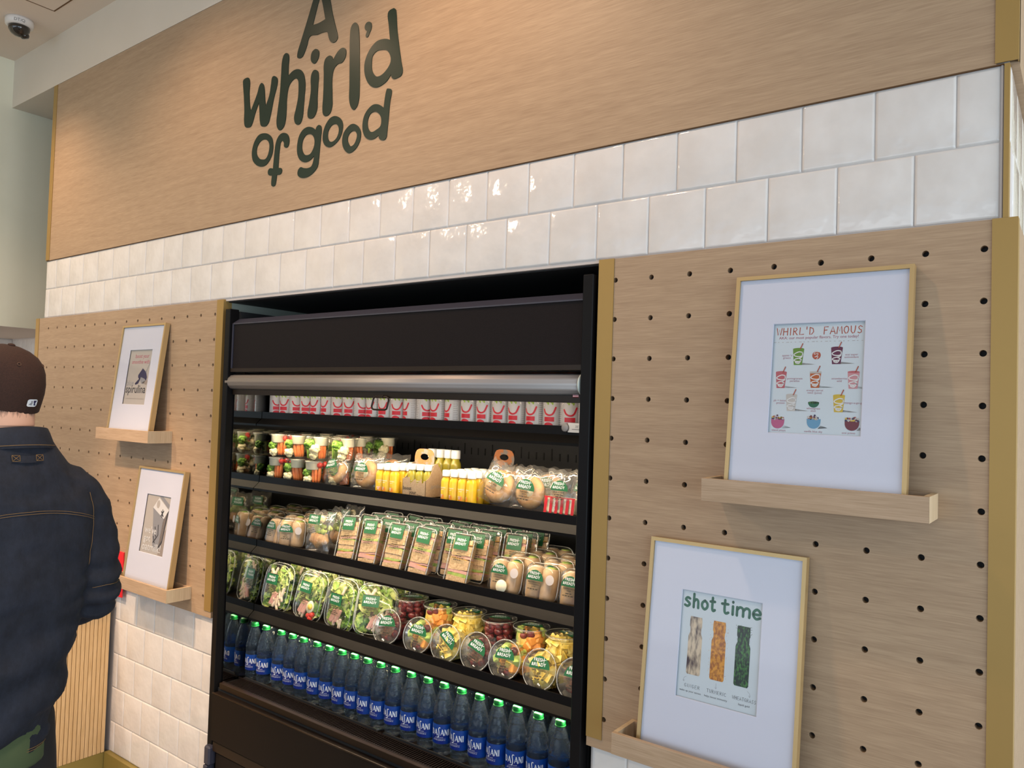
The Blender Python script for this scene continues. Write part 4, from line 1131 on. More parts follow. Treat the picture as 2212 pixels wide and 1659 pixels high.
for (a0, side) in ((0.0, 0),):
    f = Flat()
    f.stroke([(-.019, .058), (-.012, .046), (.0, .041), (.011, .046), (.019, .064)], .0055, 0, 1)
    f.slab(-.017, .015, lambda q: .0225, lambda q: .036, 0, 1)
    f.wdisc(-.003, .008, .016, 0, 1, .012)
    for k in range(7): f.stroke([(-.015 + k * .005, .108), (-.013 + k * .0045, .082 - (k % 3) * .004)], .0048, 1, 1, False)
    f.to(pr_, wrap(RL, 0, a0), .0004)
for a0 in (PI * .36, -PI * .36):
    f = Flat(); f.slab(-.009, .009, lambda q: .010, lambda q: .100, 3, 0)
    for k in range(14): f.stroke([(-.008, .015 + k * .006), (-.001, .015 + k * .006), (.006 - (k * 7 % 5) * .001, .015 + k * .006)], .0018, 2, 1, False)
    f.to(pr_, wrap(RL, 0, a0), .0004)
pr_.build('label_print', [M['red'], M['leaf'], M['ink_grey'], M['juice_white']], lab)
row = Row(jb)
XJ = [-1.639, -1.576, -1.512, -1.447, -1.385, -1.322, -1.262, -1.200, -1.137, -1.075, -1.012, -0.950, -0.887, -0.824, -0.761, -0.696, -0.627, -0.562, -0.499, -0.435, -0.367, -0.303, -0.240, -0.177, -0.13]
rj = random.Random(5)
for r, y in enumerate((.185, .250, .316)):
    for k, x in enumerate(XJ[:-1]):
        row.put((x + (0 if r == 0 else rj.uniform(-.003, .003)), y, 1.636), (0, 0, rj.choice((-.2, .1, .3, .5, .9)) + rj.uniform(-.1, .1)),
                ('white and red apple juice bottle, %s from the left, %s row of the top shelf' % (ORD[k], ('front', 'second', 'third')[r])), 'apple juice bottles on the top shelf')
row.done()

# ---- generic pieces
def chunk(mb, x, y, z, s, mi, seed, sq=(1, 1, 1)):
    r_ = random.Random(seed)
    T = Matrix.Translation((x, y, z)) @ Matrix.Rotation(r_.uniform(0, 6), 4, 'Z') @ Matrix.Rotation(r_.uniform(-1, 1), 4, 'X')
    mb.cbox(-s * sq[0], -s * sq[1], -s * sq[2], s * sq[0], s * sq[1], s * sq[2], s * .25, mi, T)
def carrot_mesh():
    if 'carrot' not in _tc:
        mb = MB().lathe([(0, 0), (.0045, .002), (.0062, .010), (.0066, .030), (.0058, .048), (.003, .055), (0, .056)], 10)
        me = bpy.data.meshes.new('carrot'); me.from_pydata(mb.v, [], mb.f); me.materials.append(M['carrot']); me.polygons.foreach_set('use_smooth', [True] * len(me.polygons)); _tc['carrot'] = me
    return _tc['carrot']
def mesh_of(key, mb, m):
    if key not in _tc:
        me = bpy.data.meshes.new(key); me.from_pydata(mb.v, [], mb.f)
        for q in (m if isinstance(m, list) else [m]): me.materials.append(q)
        me.polygons.foreach_set('use_smooth', mb.sm); me.polygons.foreach_set('material_index', mb.mi); me.update(); _tc[key] = me
    return _tc[key]
def blob(key, r, m, seg=10, jit=.0, sc_=(1, 1, 1), rings=7):
    return mesh_of(key, MB().sphere((0, 0, 0), r, 0, seg, rings, sc_, jit), m)
flor = MB()
for k in range(9):
    a = k * 2.4; flor.sphere((.009 * math.cos(a), .009 * math.sin(a), .012 + .004 * math.sin(k * 1.7)), .0075, 0, 8, 5, jit=.3)
flor.sphere((0, 0, .017), .010, 0, 8, 5, jit=.3)
fst = MB(); fst.v, fst.f, fst.mi, fst.sm = list(flor.v), list(flor.f), list(flor.mi), list(flor.sm)
fst.lathe([(.005, -.014), (.005, .004), (.008, .010)], 8, 1)
me_broc = mesh_of('broccoli_floret', fst, [M['broccoli'], M['celery']])
fst2 = MB(); fst2.v, fst2.f, fst2.mi, fst2.sm = list(fst.v), list(fst.f), list(fst.mi), list(fst.sm)
me_caul = mesh_of('cauliflower_floret', fst2, [M['cauli'], M['cauli']])
me_tom = blob('tomato', .0105, M['tomato'], 12)
me_cel = mesh_of('celery_stick', MB().loft([[(x * .0065 * k, .003 - abs(x) * .0055 * k + j, z) for (x, j) in ((-1, 0), (-.5, .003), (0, .004), (.5, .003), (1, 0), (.6, .004), (0, .0065), (-.6, .004))] for z, k in ((0, 1), (.03, 1.0), (.062, .92))]), M['celery'])
def put(me, parent, loc, rot=(0, 0, 0), s=1.0):
    o = obj(me.name.split('.')[0], me, parent); o.location = loc; o.rotation_euler = rot; o.scale = (s, s, s); return o

def veg_cup(variant):
    t = thing('vegetable_cup', '', 'vegetable cup')
    MB().lathe([(.033, 0), (.034, .002), (.0445, .074), (.0450, .076)], 28).build('cup', M['clear'], t)
    MB().lathe([(.0470, .074), (.0480, .076), (.0480, .081), (.0455, .083), (.0440, .080), (.0, .0795)], 28).build('lid', M['clear'], t)
    MB().lathe([(.021, .050), (.0238, .0515), (.0242, .0775), (.0265, .079)], 20).build('dip_cup', M['dip'], t).location = ((-.012, -.016, 0), (.008, -.016, 0), (.014, -.012, 0))[variant]
    rr = random.Random(variant + 11)
    if variant == 0:
        for k, (a, tl) in enumerate(((-1.75, .1), (-1.35, .05), (-.95, -.05), (.6, 0), (2.2, 0))):
            put(carrot_mesh(), t, (.024 * math.cos(a), .024 * math.sin(a), .004), (tl, -tl, a))
        put(me_broc, t, (-.022, -.014, .030), (.6, -.5, 0), 1.1); put(me_caul, t, (-.020, -.018, .012), (1.2, -.4, 0)); put(me_broc, t, (0, .022, .03))
        put(me_tom, t, (.018, -.022, .066)); put(me_tom, t, (.030, -.008, .068)); put(me_caul, t, (.006, .016, .05))
    elif variant == 1:
        for k, (a, tl) in enumerate(((-1.3, .2), (-1.0, .1), (-.7, .2), (-.4, .1))): put(carrot_mesh(), t, (.025 * math.cos(a), .025 * math.sin(a), .004), (tl, 0, a))
        put(me_broc, t, (-.016, -.020, .044), (1.0, -.2, 0), 1.15); put(me_caul, t, (-.016, -.020, .016), (1.3, -.3, 0), 1.15); put(me_caul, t, (-.02, .015, .03), (0, 0, 0), 1.2)
        put(me_broc, t, (.012, .020, .04)); put(me_tom, t, (-.02, -.014, .067))
    else:
        for k in range(4): put(me_cel, t, (-.030 + .011 * k, -.018 - .006 * math.sin(k), .005), (-.05, -.08, .2 * k))
        put(me_broc, t, (-.012, -.026, .050), (1.2, 0, 0), 1.25); put(me_caul, t, (.010, -.026, .036), (1.4, 0, 0), 1.25); put(me_caul, t, (.004, -.026, .014), (1.3, 0, 0), 1.0)
        for k, a in enumerate((-.9, -.6, -.2)): put(carrot_mesh(), t, (.024 * math.cos(a), .024 * math.sin(a), .004), (.1, .1, a))
        put(me_broc, t, (0, .018, .03), (0, 0, 0), 1.2)
    return t
rv = [Row(veg_cup(k)) for k in range(3)]
zs = SHELF_Z[1] - .012
veg = [(-1.632, .210, 0, 1, 'upper', 'first', 'front'), (-1.520, .208, 0, 1, 'upper', 'second', 'front'), (-1.400, .208, 0, 2, 'upper', 'third', 'front'), (-1.285, .235, 0, 2, 'upper', 'fourth', 'front'),
       (-1.632, .208, 0, 0, 'lower', 'first', 'front'), (-1.520, .208, 0, 1, 'lower', 'second', 'front'), (-1.405, .208, 0, 0, 'lower', 'third', 'front'), (-1.292, .240, 0, 1, 'lower', 'fourth', 'front')]
for i, (x, y, rz, v, lev, o_, rw) in enumerate(veg):
    if i == 0: v = 0
    rv[v].put((x, y, zs + (.0925 if lev == 'upper' else 0)), (0, 0, rj.uniform(.1, .6)), '%s cup of raw vegetables with dip in the %s layer, from the left' % (o_, lev), 'vegetable cups on the second shelf', (1.1, 1.1, 1.1))
for r, y in enumerate((.325, .440)):
    for k, x in enumerate((-1.630, -1.515, -1.40, -1.285)):
        for lev in (0, 1):
            rv[(k + r + lev) % 3].put((x + .006 * r, y, zs + .0925 * lev), (0, 0, rj.uniform(-1, 1)), '%s %s vegetable cup of the %s row, from the left' % (ORD[k], ('lower', 'upper')[lev], ('middle', 'rear')[r]), 'vegetable cups on the second shelf', (1.1, 1.1, 1.1))
for q in rv: q.done()

# ---- crinkled bags
def crinkle(w, h, d, seed, seg=30, rings=20, seam=.012, amp=.0045):
    """flat pillow bag: bulges in the middle, sealed flaring edges, sharp folds"""
    mb = MB(); vs = []; fs = []
    for side in (-1, 1):
        o = len(vs)
        for j in range(rings + 1):
            v = j / rings
            for i in range(seg + 1):
                u = i / seg
                bx = 4 * u * (1 - u); bz = 4 * v * (1 - v)
                bul = (max(bx, 0) ** .45) * (max(bz, 0) ** .55)
                p = Vector((u * 9 + seed, v * 9, side * 3.1))
                n1 = noise.noise(p) ; n2 = abs(noise.noise(p * 2.3 + Vector((7, 3, 1))))
                y = side * (d / 2 * bul + amp * (n1 * 1.2 + (0.5 - n2) * 1.6) * (0.25 + bul))
                flare = 1 + .07 * noise.noise(Vector((v * 5, seed, 2.0 + side * .0)))
                x = (u - .5) * w * (flare + .05 * (1 - bz))
                z = v * h + (.010 * noise.noise(Vector((u * 6, seed, 9)))) * (1 if v > .85 else .1)
                vs.append((x, y, z))
        for j in range(rings):
            for i in range(seg):
                a = o + j * (seg + 1) + i
                q = (a, a + 1, a + seg + 2, a + seg + 1)
                fs.append(q if side < 0 else tuple(reversed(q)))
    mb.add(vs, fs, 0, True)
    return mb
def bagel_bag(seed, kind='bagel'):
    t = thing('bagel_bag', '', 'bagel')
    crinkle(.135, .130, .060, seed).build('bag', M['film'], t)
    mb = MB(); n, k_ = 28, 12; vs = []; fs = []
    for i in range(n):
        a = 2 * PI * i / n
        for k in range(k_):
            b = 2 * PI * k / k_
            R1 = .031; r1 = .020 * (1 + .05 * math.sin(3 * a + seed))
            vs.append(((R1 + r1 * math.cos(b)) * math.cos(a), r1 * .82 * math.sin(b), .058 + (R1 + r1 * math.cos(b)) * math.sin(a)))
    for i in range(n):
        for k in range(k_):
            i2, k2 = (i + 1) % n, (k + 1) % k_
            fs.append((i * k_ + k, i * k_ + k2, i2 * k_ + k2, i2 * k_ + k))
    mb.add(vs, fs, 0, True).build('bagel', M['bagel'], t)
    MB().lathe([(0, 0), (.020, .002), (.022, .010), (.020, .018), (0, .020)], 18, T=Matrix.Translation((.01, .012, .058)) @ Matrix.Rotation(PI / 2, 4, 'X')).build('cream_cheese', M['dip'], t)
    f = Flat(); label_arch(f, .034, ['PLAIN BAGEL', 'WITH', 'CREAM CHEESE'], 0, .062)
    f.to(MB(), lambda a, b, h: (a, -.0325 - h, b), .0005).build('label', LM, t)
    return t
bz = zs
B1 = bagel_bag(1.3); B2 = bagel_bag(4.1)
r1, r2 = Row(B1), Row(B2)
r1.put((-1.287, .196, bz + .002), (-.30, -.18, -.05), 'bagged bagel tilted against the vegetable cups, second shelf', 'bagged bagels on the second shelf')
r2.put((-1.130, .196, bz), (-.22, 0, .05), 'upright bagged bagel left of the first yellow juice shots', 'bagged bagels on the second shelf')
r1.put((-.535, .190, bz + .010), (-.35, .32, -.1), 'bagged bagel leaning sideways, right of the orange juice shots', 'bagged bagels on the second shelf', (1.1, 1.1, 1.05))
r2.put((-.395, .192, bz), (-.20, .06, .0), 'bagged bagel left of the red striped snack pack', 'bagged bagels on the second shelf')
for k, (x, y) in enumerate(((-1.24, .30), (-1.11, .31), (-.53, .30), (-.40, .31), (-.25, .30))):
    (r1, r2)[k % 2].put((x, y, bz), (-.15, 0, rj.uniform(-.3, .3)), 'bagged bagel of the rear row, %s from the left' % ORD[k], 'bagged bagels on the second shelf')
r1.done(); r2.done()
t = thing('snack_bag', 'clear snack bag with red striped lower half at the right end', 'snack', (-.268, .192, bz), (-.16, 0, 0))
crinkle(.125, .135, .050, 8.8).build('bag', M['film'], t)
f = Flat()
for k in range(6): f.rect(-.052 + k * .019, .004, -.042 + k * .019, .052, 0, 0)
f.text('CREAM', -.012, .030, .012, 1, 2, rot=PI / 2); f.rect(-.054, .050, .054, .054, 0, 1)
f.to(MB(), lambda a, b, h: (a, -.022 - h, b), .0005).build('red_stripes', [M['red'], M['ink_white']], t)
MB().cbox(-.050, -.018, .004, .050, .018, .055, .004).build('cheese_block', M['dip'], t)
f = Flat(); label_arch(f, .030, ['BAGEL & CREAM'], 0, .072)
f.to(MB(), lambda a, b, h: (a, -.030 - h, b), .0005).build('label', LM, t)
t = thing('snack_bag', 'last clear snack bag, half hidden behind the right fridge post', 'snack', (-.158, .196, bz), (-.16, 0, .05))
crinkle(.120, .130, .050, 3.3).build('bag', M['film'], t)
MB().cbox(-.045, -.018, .004, .045, .018, .075, .006).build('bread_roll', M['bagel'], t)
f = Flat(); label_arch(f, .030, None, 0, .066); f.to(MB(), lambda a, b, h: (a, -.030 - h, b), .0005).build('label', LM, t)

# ---- juice shots
def shot(col, H=.104, name='juice_shot_bottle', writing=True):
    t = thing(name, '', 'bottle')
    k = H / .104
    MB().lathe([(.0162, 0), (.0174, .002), (.0177, .006), (.0177, .066 * k), (.0160, .074 * k), (.0118, .080 * k), (.0112, .086 * k)], 20).build('bottle_body', M[col], t)
    MB().lathe([(.0140, .084 * k), (.0142, .086 * k), (.0142, .102 * k), (.0130, .104 * k), (0, .104 * k)], 20).build('cap', M['white'], t)
    f = Flat()
    if writing:
        f.text('TURMERIC' if col == 'yellow' else 'WHEAT', 0, .046 * k, .0052, 0, 1); f.text('SHOT', 0, .040 * k, .0045, 0, 1)
        f.wdisc(0, .018, .0085, 1, 0); small_lines(f, -.004, .024, .012, 3, .0030, 0, 2)
    f.to(MB(), wrap(.0177), .0004).build('label_print', [M['ink_white'], M['orange']], t)
    return t
ys = Row(shot('yellow'))
for r in range(5):
    for k, x in enumerate((-1.022, -.987, -.952, -.917)):
        if r == 0 and k == 3: continue
        ys.put((x + .003 * r, .176 + .036 * r, bz), (0, 0, rj.uniform(-.6, .6)), 'white-capped yellow juice shot left of the kraft carrier, %s of row %s' % (ORD[k], ORD[r]), 'yellow juice shots on the second shelf')
    for k, x in enumerate((-.712, -.676, -.640, -.604)):
        ys.put((x, .176 + .036 * r, bz), (0, 0, rj.uniform(-.6, .6)), 'white-capped orange-yellow juice shot right of the kraft carrier, %s of row %s' % (ORD[k], ORD[r]), 'orange-yellow juice shots on the second shelf')
ys.done()
osr = Row(shot('olive', .104))
for k, (x, y) in enumerate(((-.886, .196), (-.853, .200), (-.820, .204))):
    osr.put((x, y, bz + .008), (0, 0, .2), 'olive juice shot standing in the kraft carrier, %s from the left' % ORD[k], 'olive juice shots')
for k, (x, y) in enumerate(((-.935, .345), (-.898, .350), (-.862, .352), (-.826, .350))):
    osr.put((x, y, bz), (0, 0, .3), 'taller olive juice bottle behind the kraft carrier, %s from the left' % ORD[k], 'olive juice bottles behind the carrier', (1.15, 1.15, 1.52))
osr.done()
def carrier(loc, label, dim=1.0, rz=0.0):
    t = thing('bottle_carrier', label, 'bottle carrier', loc, (0, 0, rz), 'kraft bottle carriers')
    w, d = .108, .095; T_ = .0012
    # zigzag front
    f = [(-w / 2, .0), (w / 2, 0), (w / 2, .062), (w / 2 - .018, .050), (w / 2 - .020, .068), (.012, .046), (.006, .066), (-.018, .046), (-.022, .070), (-w / 2, .062)]
    n = len(f)
    for (yy, nm) in ((0, 'front_panel'), (d, 'rear_panel')):
        MB().add([(p[0], yy, p[1]) for p in f] + [(p[0], yy + T_, p[1]) for p in f], [tuple(reversed(range(n)))[::-1], tuple(reversed(range(n, 2 * n)))] + [(k, n + k, n + (k + 1) % n, (k + 1) % n) for k in range(n)]).build(nm, M['kraft'], t)
    g = [(0, 0), (d, 0), (d, .062), (d * .75, .098), (d * .58, .118), (d * .42, .112), (d * .2, .072), (0, .060)]
    n2 = len(g)
    for xx in (-w / 2, w / 2 - T_):
        MB().add([(xx, p[0], p[1]) for p in g] + [(xx + T_, p[0], p[1]) for p in g], [tuple(reversed(range(n2))), tuple(range(n2, 2 * n2))] + [(k, (k + 1) % n2, n2 + (k + 1) % n2, n2 + k) for k in range(n2)]).build('side_panel', M['kraft'], t)
    MB().box(-w / 2, 0, 0, w / 2, d, .004).build('bottom', M['kraft'], t)
    # printed carrying handle with an oval hole
    hb = MB(); N = 24; cxh, czh = 0, .135
    outer = []
    for k in range(N):
        a = 2 * PI * k / N; c, s_ = math.cos(a), math.sin(a); q = (abs(c) ** 4 + abs(s_) ** 4) ** .25
        outer.append((cxh + .046 * c / q * (1 - .15 * max(s_, 0)), czh + .030 * s_ / q))
    inner = [(cxh + .020 * math.cos(2 * PI * k / N), czh + .002 + .011 * math.sin(2 * PI * k / N)) for k in range(N)]
    yh = d / 2
    vs = [(p[0], yh, p[1]) for p in outer] + [(p[0], yh, p[1]) for p in inner] + [(p[0], yh + .002, p[1]) for p in outer] + [(p[0], yh + .002, p[1]) for p in inner]
    fs = []
    for k in range(N):
        k2 = (k + 1) % N
        fs += [(k, k2, N + k2, N + k), (2 * N + k, 3 * N + k, 3 * N + k2, 2 * N + k2), (k, 2 * N + k, 2 * N + k2, k2), (N + k, N + k2, 3 * N + k2, 3 * N + k)]
    hb.add(vs, fs)
    hb.box(-.046, yh, 0.004, .046, yh + .002, .108)
    hb.build('handle_panel', M['printed_card'], t)
    fl = Flat(); fl.text('boost', -.050, .026, .0170, 0, 0, 'LEFT', bold=.0002); fl.text('your', -.020, .013, .0170, 0, 0, 'LEFT', bold=.0002); fl.text('joy', .018, .004, .0170, 0, 0, 'LEFT', bold=.0002)
    fl.to(MB(), flat_front(0, -.0004, 0)).build('front_lettering', M['ink_black'], t)
    fl = Flat(); fl.text('jamba', 0, 0, .020, 0, 0, shear=.25)
    fl.to(MB(), lambda a, b, h: (w / 2 + .0006 + h, d / 2 + a, .034 + b)).build('side_lettering', M['ink_grey'], t)
    return t
carrier((-.852, .168, bz), 'kraft carrier for three juice shots lettered "boost your joy"')
carrier((-.700, .42, bz), 'dim kraft bottle carrier far back beside the olive bottles')

# ---- third shelf
z3 = SHELF_Z[2] - .012
def wedge_pack(v):
    t = thing('sandwich_pack', '', 'sandwich')
    H, Wf, D = .158, .090, .080
    T = Matrix.Identity(4)
    # wedge shell: front panel, two sides running back to a narrow spine
    sh = MB()
    def ring(z, k, e=0):
        w = Wf / 2 * k; pts = [(-w + .006, -e), (w - .006, -e), (w, .004), (w - .004, .016), (.012, D * k), (-.012, D * k), (-w + .004, .016), (-w, .004)]
        return [(p[0], p[1], z) for p in pts]
    sh.loft([ring(0, .86), ring(.004, .95), ring(.010, 1.0), ring(H - .014, 1.0), ring(H - .005, .96), ring(H, .84)], smooth=False)
    sh.build('shell', M['clear'], t)
    rim = MB()
    loop = []
    for (px, pz, a0) in ((Wf / 2 - .010, .010, -PI / 2), (Wf / 2 - .010, H - .010, 0), (-Wf / 2 + .010, H - .010, PI / 2), (-Wf / 2 + .010, .010, PI)):
        for k in range(5): loop.append((px + .012 * math.cos(a0 + PI / 8 * k), -.001, pz + .012 * math.sin(a0 + PI / 8 * k)))
    rim.tube(loop, .0018, 6, closed=True); rim.build('rim', M['rimc'], t)
    # layered filling, one slab each: cut faces towards the front
    rr = random.Random(20 + v)
    z = .006
    seq = [('bread', .017), ('ham', .007), ('cheese', .0035), ('lettuce', .006), ('bread', .017), ('bread', .017), ('lettuce', .006), ('ham', .008), ('cheese', .0035), ('bread', .017), ('bread', .015), ('ham', .006), ('cheese', .003), ('bread', .014)]
    if v == 1: seq = [('bread', .018), ('lettuce', .012), ('ham', .010), ('bread', .018), ('bread', .016), ('cheese', .004), ('ham', .010), ('bread', .018), ('bread', .016), ('cheese', .003), ('bread', .014)]
    if v == 2: seq = [('bread', .016), ('ham', .012), ('cheese', .004), ('ham', .006), ('bread', .016), ('bread', .016), ('ham', .010), ('lettuce', .008), ('bread', .017), ('bread', .016), ('ham', .010), ('bread', .014)]
    for nm, th in seq:
        if z + th > H - .006: break
        mb = MB(); n = 16; tilt_ = rr.uniform(-.07, .07); ex = rr.uniform(.0, .003) if nm == 'bread' else rr.uniform(-.003, .001)
        top = []; bot = []
        P_ = []
        for k in range(n + 1):
            u = -1 + 2 * k / n; P_.append((u * (Wf / 2 - .005), .003 - ex + .0015 * noise.noise(Vector((u * 4, z * 90, v)))))
        P_ += [(Wf / 2 - .020, .030), (.010, D * .84), (-.010, D * .84), (-Wf / 2 + .020, .030)]
        for (x, y) in P_:
            wob = .0022 * noise.noise(Vector((x * 60, z * 200, v * 3))) + tilt_ * x
            if nm == 'lettuce': wob += .004 * noise.noise(Vector((x * 200, z * 100, 5)))
            bot.append((x, y, z + wob)); top.append((x, y, z + th + wob))
        mb.loft([bot, top], smooth=False)
        mb.build({'bread': 'bread_slice', 'ham': 'ham_slice', 'cheese': 'cheese_slice', 'lettuce': 'lettuce_layer'}[nm], M[nm], t)
        z += th * .96
    f = Flat(); label_rect(f, .060, .092, [('TURKEY & CHEDDAR', 'SANDWICH'), ('TURKEY & CHEDDAR', 'PANINI'), ('HAM & SWISS', 'SANDWICH')][v], -.004, H - .050)
    f.to(MB(), lambda a, b, h: (a, -.0022 - h, b), .0005).build('label', LM, t)
    return t
SW = [Row(wedge_pack(k)) for k in range(3)]
lean = -.30
for i, (x, rz, v, rot) in enumerate(((-1.185, .10, 0, .06), (-1.072, .06, 2, .05), (-.945, .02, 0, 0), (-.824, .0, 2, -.05), (-.650, .0, 1, 0))):
    SW[v].put((x, .158, z3 + .002), (lean, -rot, rz * .5), '%s sandwich wedge pack from the left, front row of the third shelf' % ORD[i], 'sandwich wedge packs on the third shelf')
n_ = 0
for r in range(1, 5):
    for k, x in enumerate((-1.20, -1.09, -.98, -.87, -.76, -.66, -.56)):
        if r == 1 and x > -.60: continue
        if r == 4 and x < -.9: continue
        SW[(k + r) % 3].put((x + .035 + rj.uniform(-.008, .008), .158 + .062 * r, z3 + .002), (lean * .85, rj.uniform(-.05, .05), rj.uniform(-.08, .08)),
                            '%s sandwich wedge pack from the left, %s row back' % (ORD[k], ORD[r]), 'sandwich wedge packs on the third shelf')
for q in SW: q.done()

def wrap_pack(v):
    t = thing('wrap_pack', '', 'wrap')
    W_, H, D = .112, .112, .072
    sh = MB(); rings = []
    for (z, k) in ((0, .84), (.004, .92), (.014, 1.0), (H - .030, 1.0), (H - .012, .90), (H - .002, .70), (H, .50)):
        ring = []
        for i in range(28):
            a = 2 * PI * i / 28; c, s_ = math.cos(a), math.sin(a); q = (abs(c) ** 5 + abs(s_) ** 5) ** .2
            ring.append((W_ / 2 * k * c / q, D / 2 + D / 2 * k * s_ / q, z))
        rings.append(ring)
    sh.loft(rings).build('shell', M['clear'], t)
    MB().tube([(W_ / 2 * 1.03 * math.cos(2 * PI * i / 40) / (abs(math.cos(2 * PI * i / 40)) ** 5 + abs(math.sin(2 * PI * i / 40)) ** 5) ** .2, D * .42, H / 2 + H / 2 * 1.0 * math.sin(2 * PI * i / 40) / (abs(math.cos(2 * PI * i / 40)) ** 5 + abs(math.sin(2 * PI * i / 40)) ** 5) ** .2) for i in range(40)], .0016, 6, closed=True).build('rim', M['rimc'], t)
    for k, (x, rr_) in enumerate(((-.026, .0262), (.026, .0262))):
        mb = MB(); rings = []
        for z, q in ((.004, .80), (.008, .97), (.020, 1.0), (.070, 1.02), (.094, .97), (.100, .80), (.101, .3)):
            rings.append([(x + rr_ * q * math.cos(a), D / 2 + .032 * q * math.sin(a) + .001 * noise.noise(Vector((a, z * 40, v))), z + .002 * noise.noise(Vector((math.cos(a) * 2, k, z * 20)))) for a in [2 * PI * i / 20 for i in range(20)]])
        mb.loft(rings).build('wrap_half', M['wheat'], t)
        MB().sphere((x, D / 2, .1015), .017, 0, 10, 6, (1, 1.1, .25), .3).build('filling', M['lettuce' if k else 'chicken'], t)
    if v == 1:
        MB().lathe([(.016, 0), (.018, .012), (.0195, .013), (.0195, .015), (0, .015)], 20, T=Matrix.Translation((.012, .003, .024)) @ Matrix.Rotation(PI / 2, 4, 'X')).build('sauce_cup', M['dip'], t)
    f = Flat(); label_arch(f, .031, [['CHICKEN CAESAR', 'WRAP'], ['SOUTHWEST', 'CHICKEN WRAP'], ['MEDITERRANEAN', 'STYLE CHICKEN', 'WRAP']][v], -.008, .060)
    f.disc(.046, .068, .015, 4, 0)
    f.to(MB(), lambda a, b, h: (a, -.0015 - h, b), .0005).build('label', LM, t)
    return t
WP = [Row(wrap_pack(k)) for k in range(3)]
for i, (x, v, rz, rx) in enumerate(((-1.633, 0, -.05, -.28), (-1.516, 1 if False else 0, .35, -.12))):
    WP[v].put((x, .160, z3), (rx, 0, rz), ('wrap clamshell at the left end of the third shelf', 'wrap clamshell turned sideways beside the croissant bag')[i], 'wrap clamshells on the third shelf')
for i, (x, v, rz) in enumerate(((-.468, 1, .05), (-.336, 2, .0), (-.212, 0, -.03))):
    WP[v].put((x, .158, z3), (-.22, 0, rz), ('wrap clamshell with a small sauce cup, right of the sandwich packs', 'wrap clamshell second from the right end of the third shelf', 'last wrap clamshell, cut off by the right fridge post')[i], 'wrap clamshells on the third shelf')
for r in range(1, 4):
    for k, x in enumerate((-1.63, -1.52, -.465, -.340, -.215)):
        WP[(k + r) % 3].put((x + .004 * r, .158 + .090 * r, z3), (-.10, 0, rj.uniform(-.1, .1)), '%s wrap clamshell from the left, %s row back' % (ORD[k], ORD[r]), 'wrap clamshells on the third shelf')
for q in WP: q.done()
t = thing('croissant_bag', 'bagged croissant sandwich between the wraps and the sandwich packs', 'sandwich', (-1.350, .170, z3), (-.26, .0, .05))
crinkle(.118, .165, .062, 6.6, amp=.006).build('bag', M['film'], t)
cr = MB(); rings = []
for i in range(17):
    s_ = i / 16; a = -1.2 + 2.4 * s_; r_ = .028 * math.sin(PI * (0.08 + .84 * s_)) ** .8 * (1 + .10 * math.sin(s_ * 30))
    c_ = Vector((.040 * math.sin(a), .0, .050 + .022 * math.cos(a) - .02)); d_ = Vector((math.cos(a), 0, -math.sin(a)))
    w_ = Vector((math.sin(a), 0, math.cos(a)))
    rings.append([tuple(c_ + w_ * r_ * 1.15 * math.cos(2 * PI * k / 14) + Vector((0, 1, 0)) * r_ * .8 * math.sin(2 * PI * k / 14)) for k in range(14)])
cr.loft(rings).build('croissant', M['bagel'], t)
lf = MB()
for k in range(14):
    p = Vector((rj.uniform(-.035, .040), rj.uniform(-.018, .01), .090 + rj.uniform(-.012, .018))); lf.sphere(p, .012, 0, 8, 5, (1.2, .35, .8), .8)
lf.build('lettuce_leaves', M['lettuce'], t, kind='stuff')
MB().sphere((-.012, 0, .128), .020, 0, 12, 8, (1, .5, .8), .3).build('chip', M['cauli'], t)
f = Flat(); label_rect(f, .062, .070, ['CHICKEN SALAD', 'CROISSANT'], -.016, .104); f.to(MB(), lambda a, b, h: (a, -.031 - h, b), .0005).build('label', LM, t)
for k, (x, y) in enumerate(((-1.36, .27), (-1.38, .36))):
    c = dup(t, (x, y, z3), (-.15, 0, rj.uniform(-.3, .3)), 'bagged croissant sandwich of the %s row behind' % ORD[k + 1], 'croissant sandwich bags'); 
t['group'] = 'croissant sandwich bags'

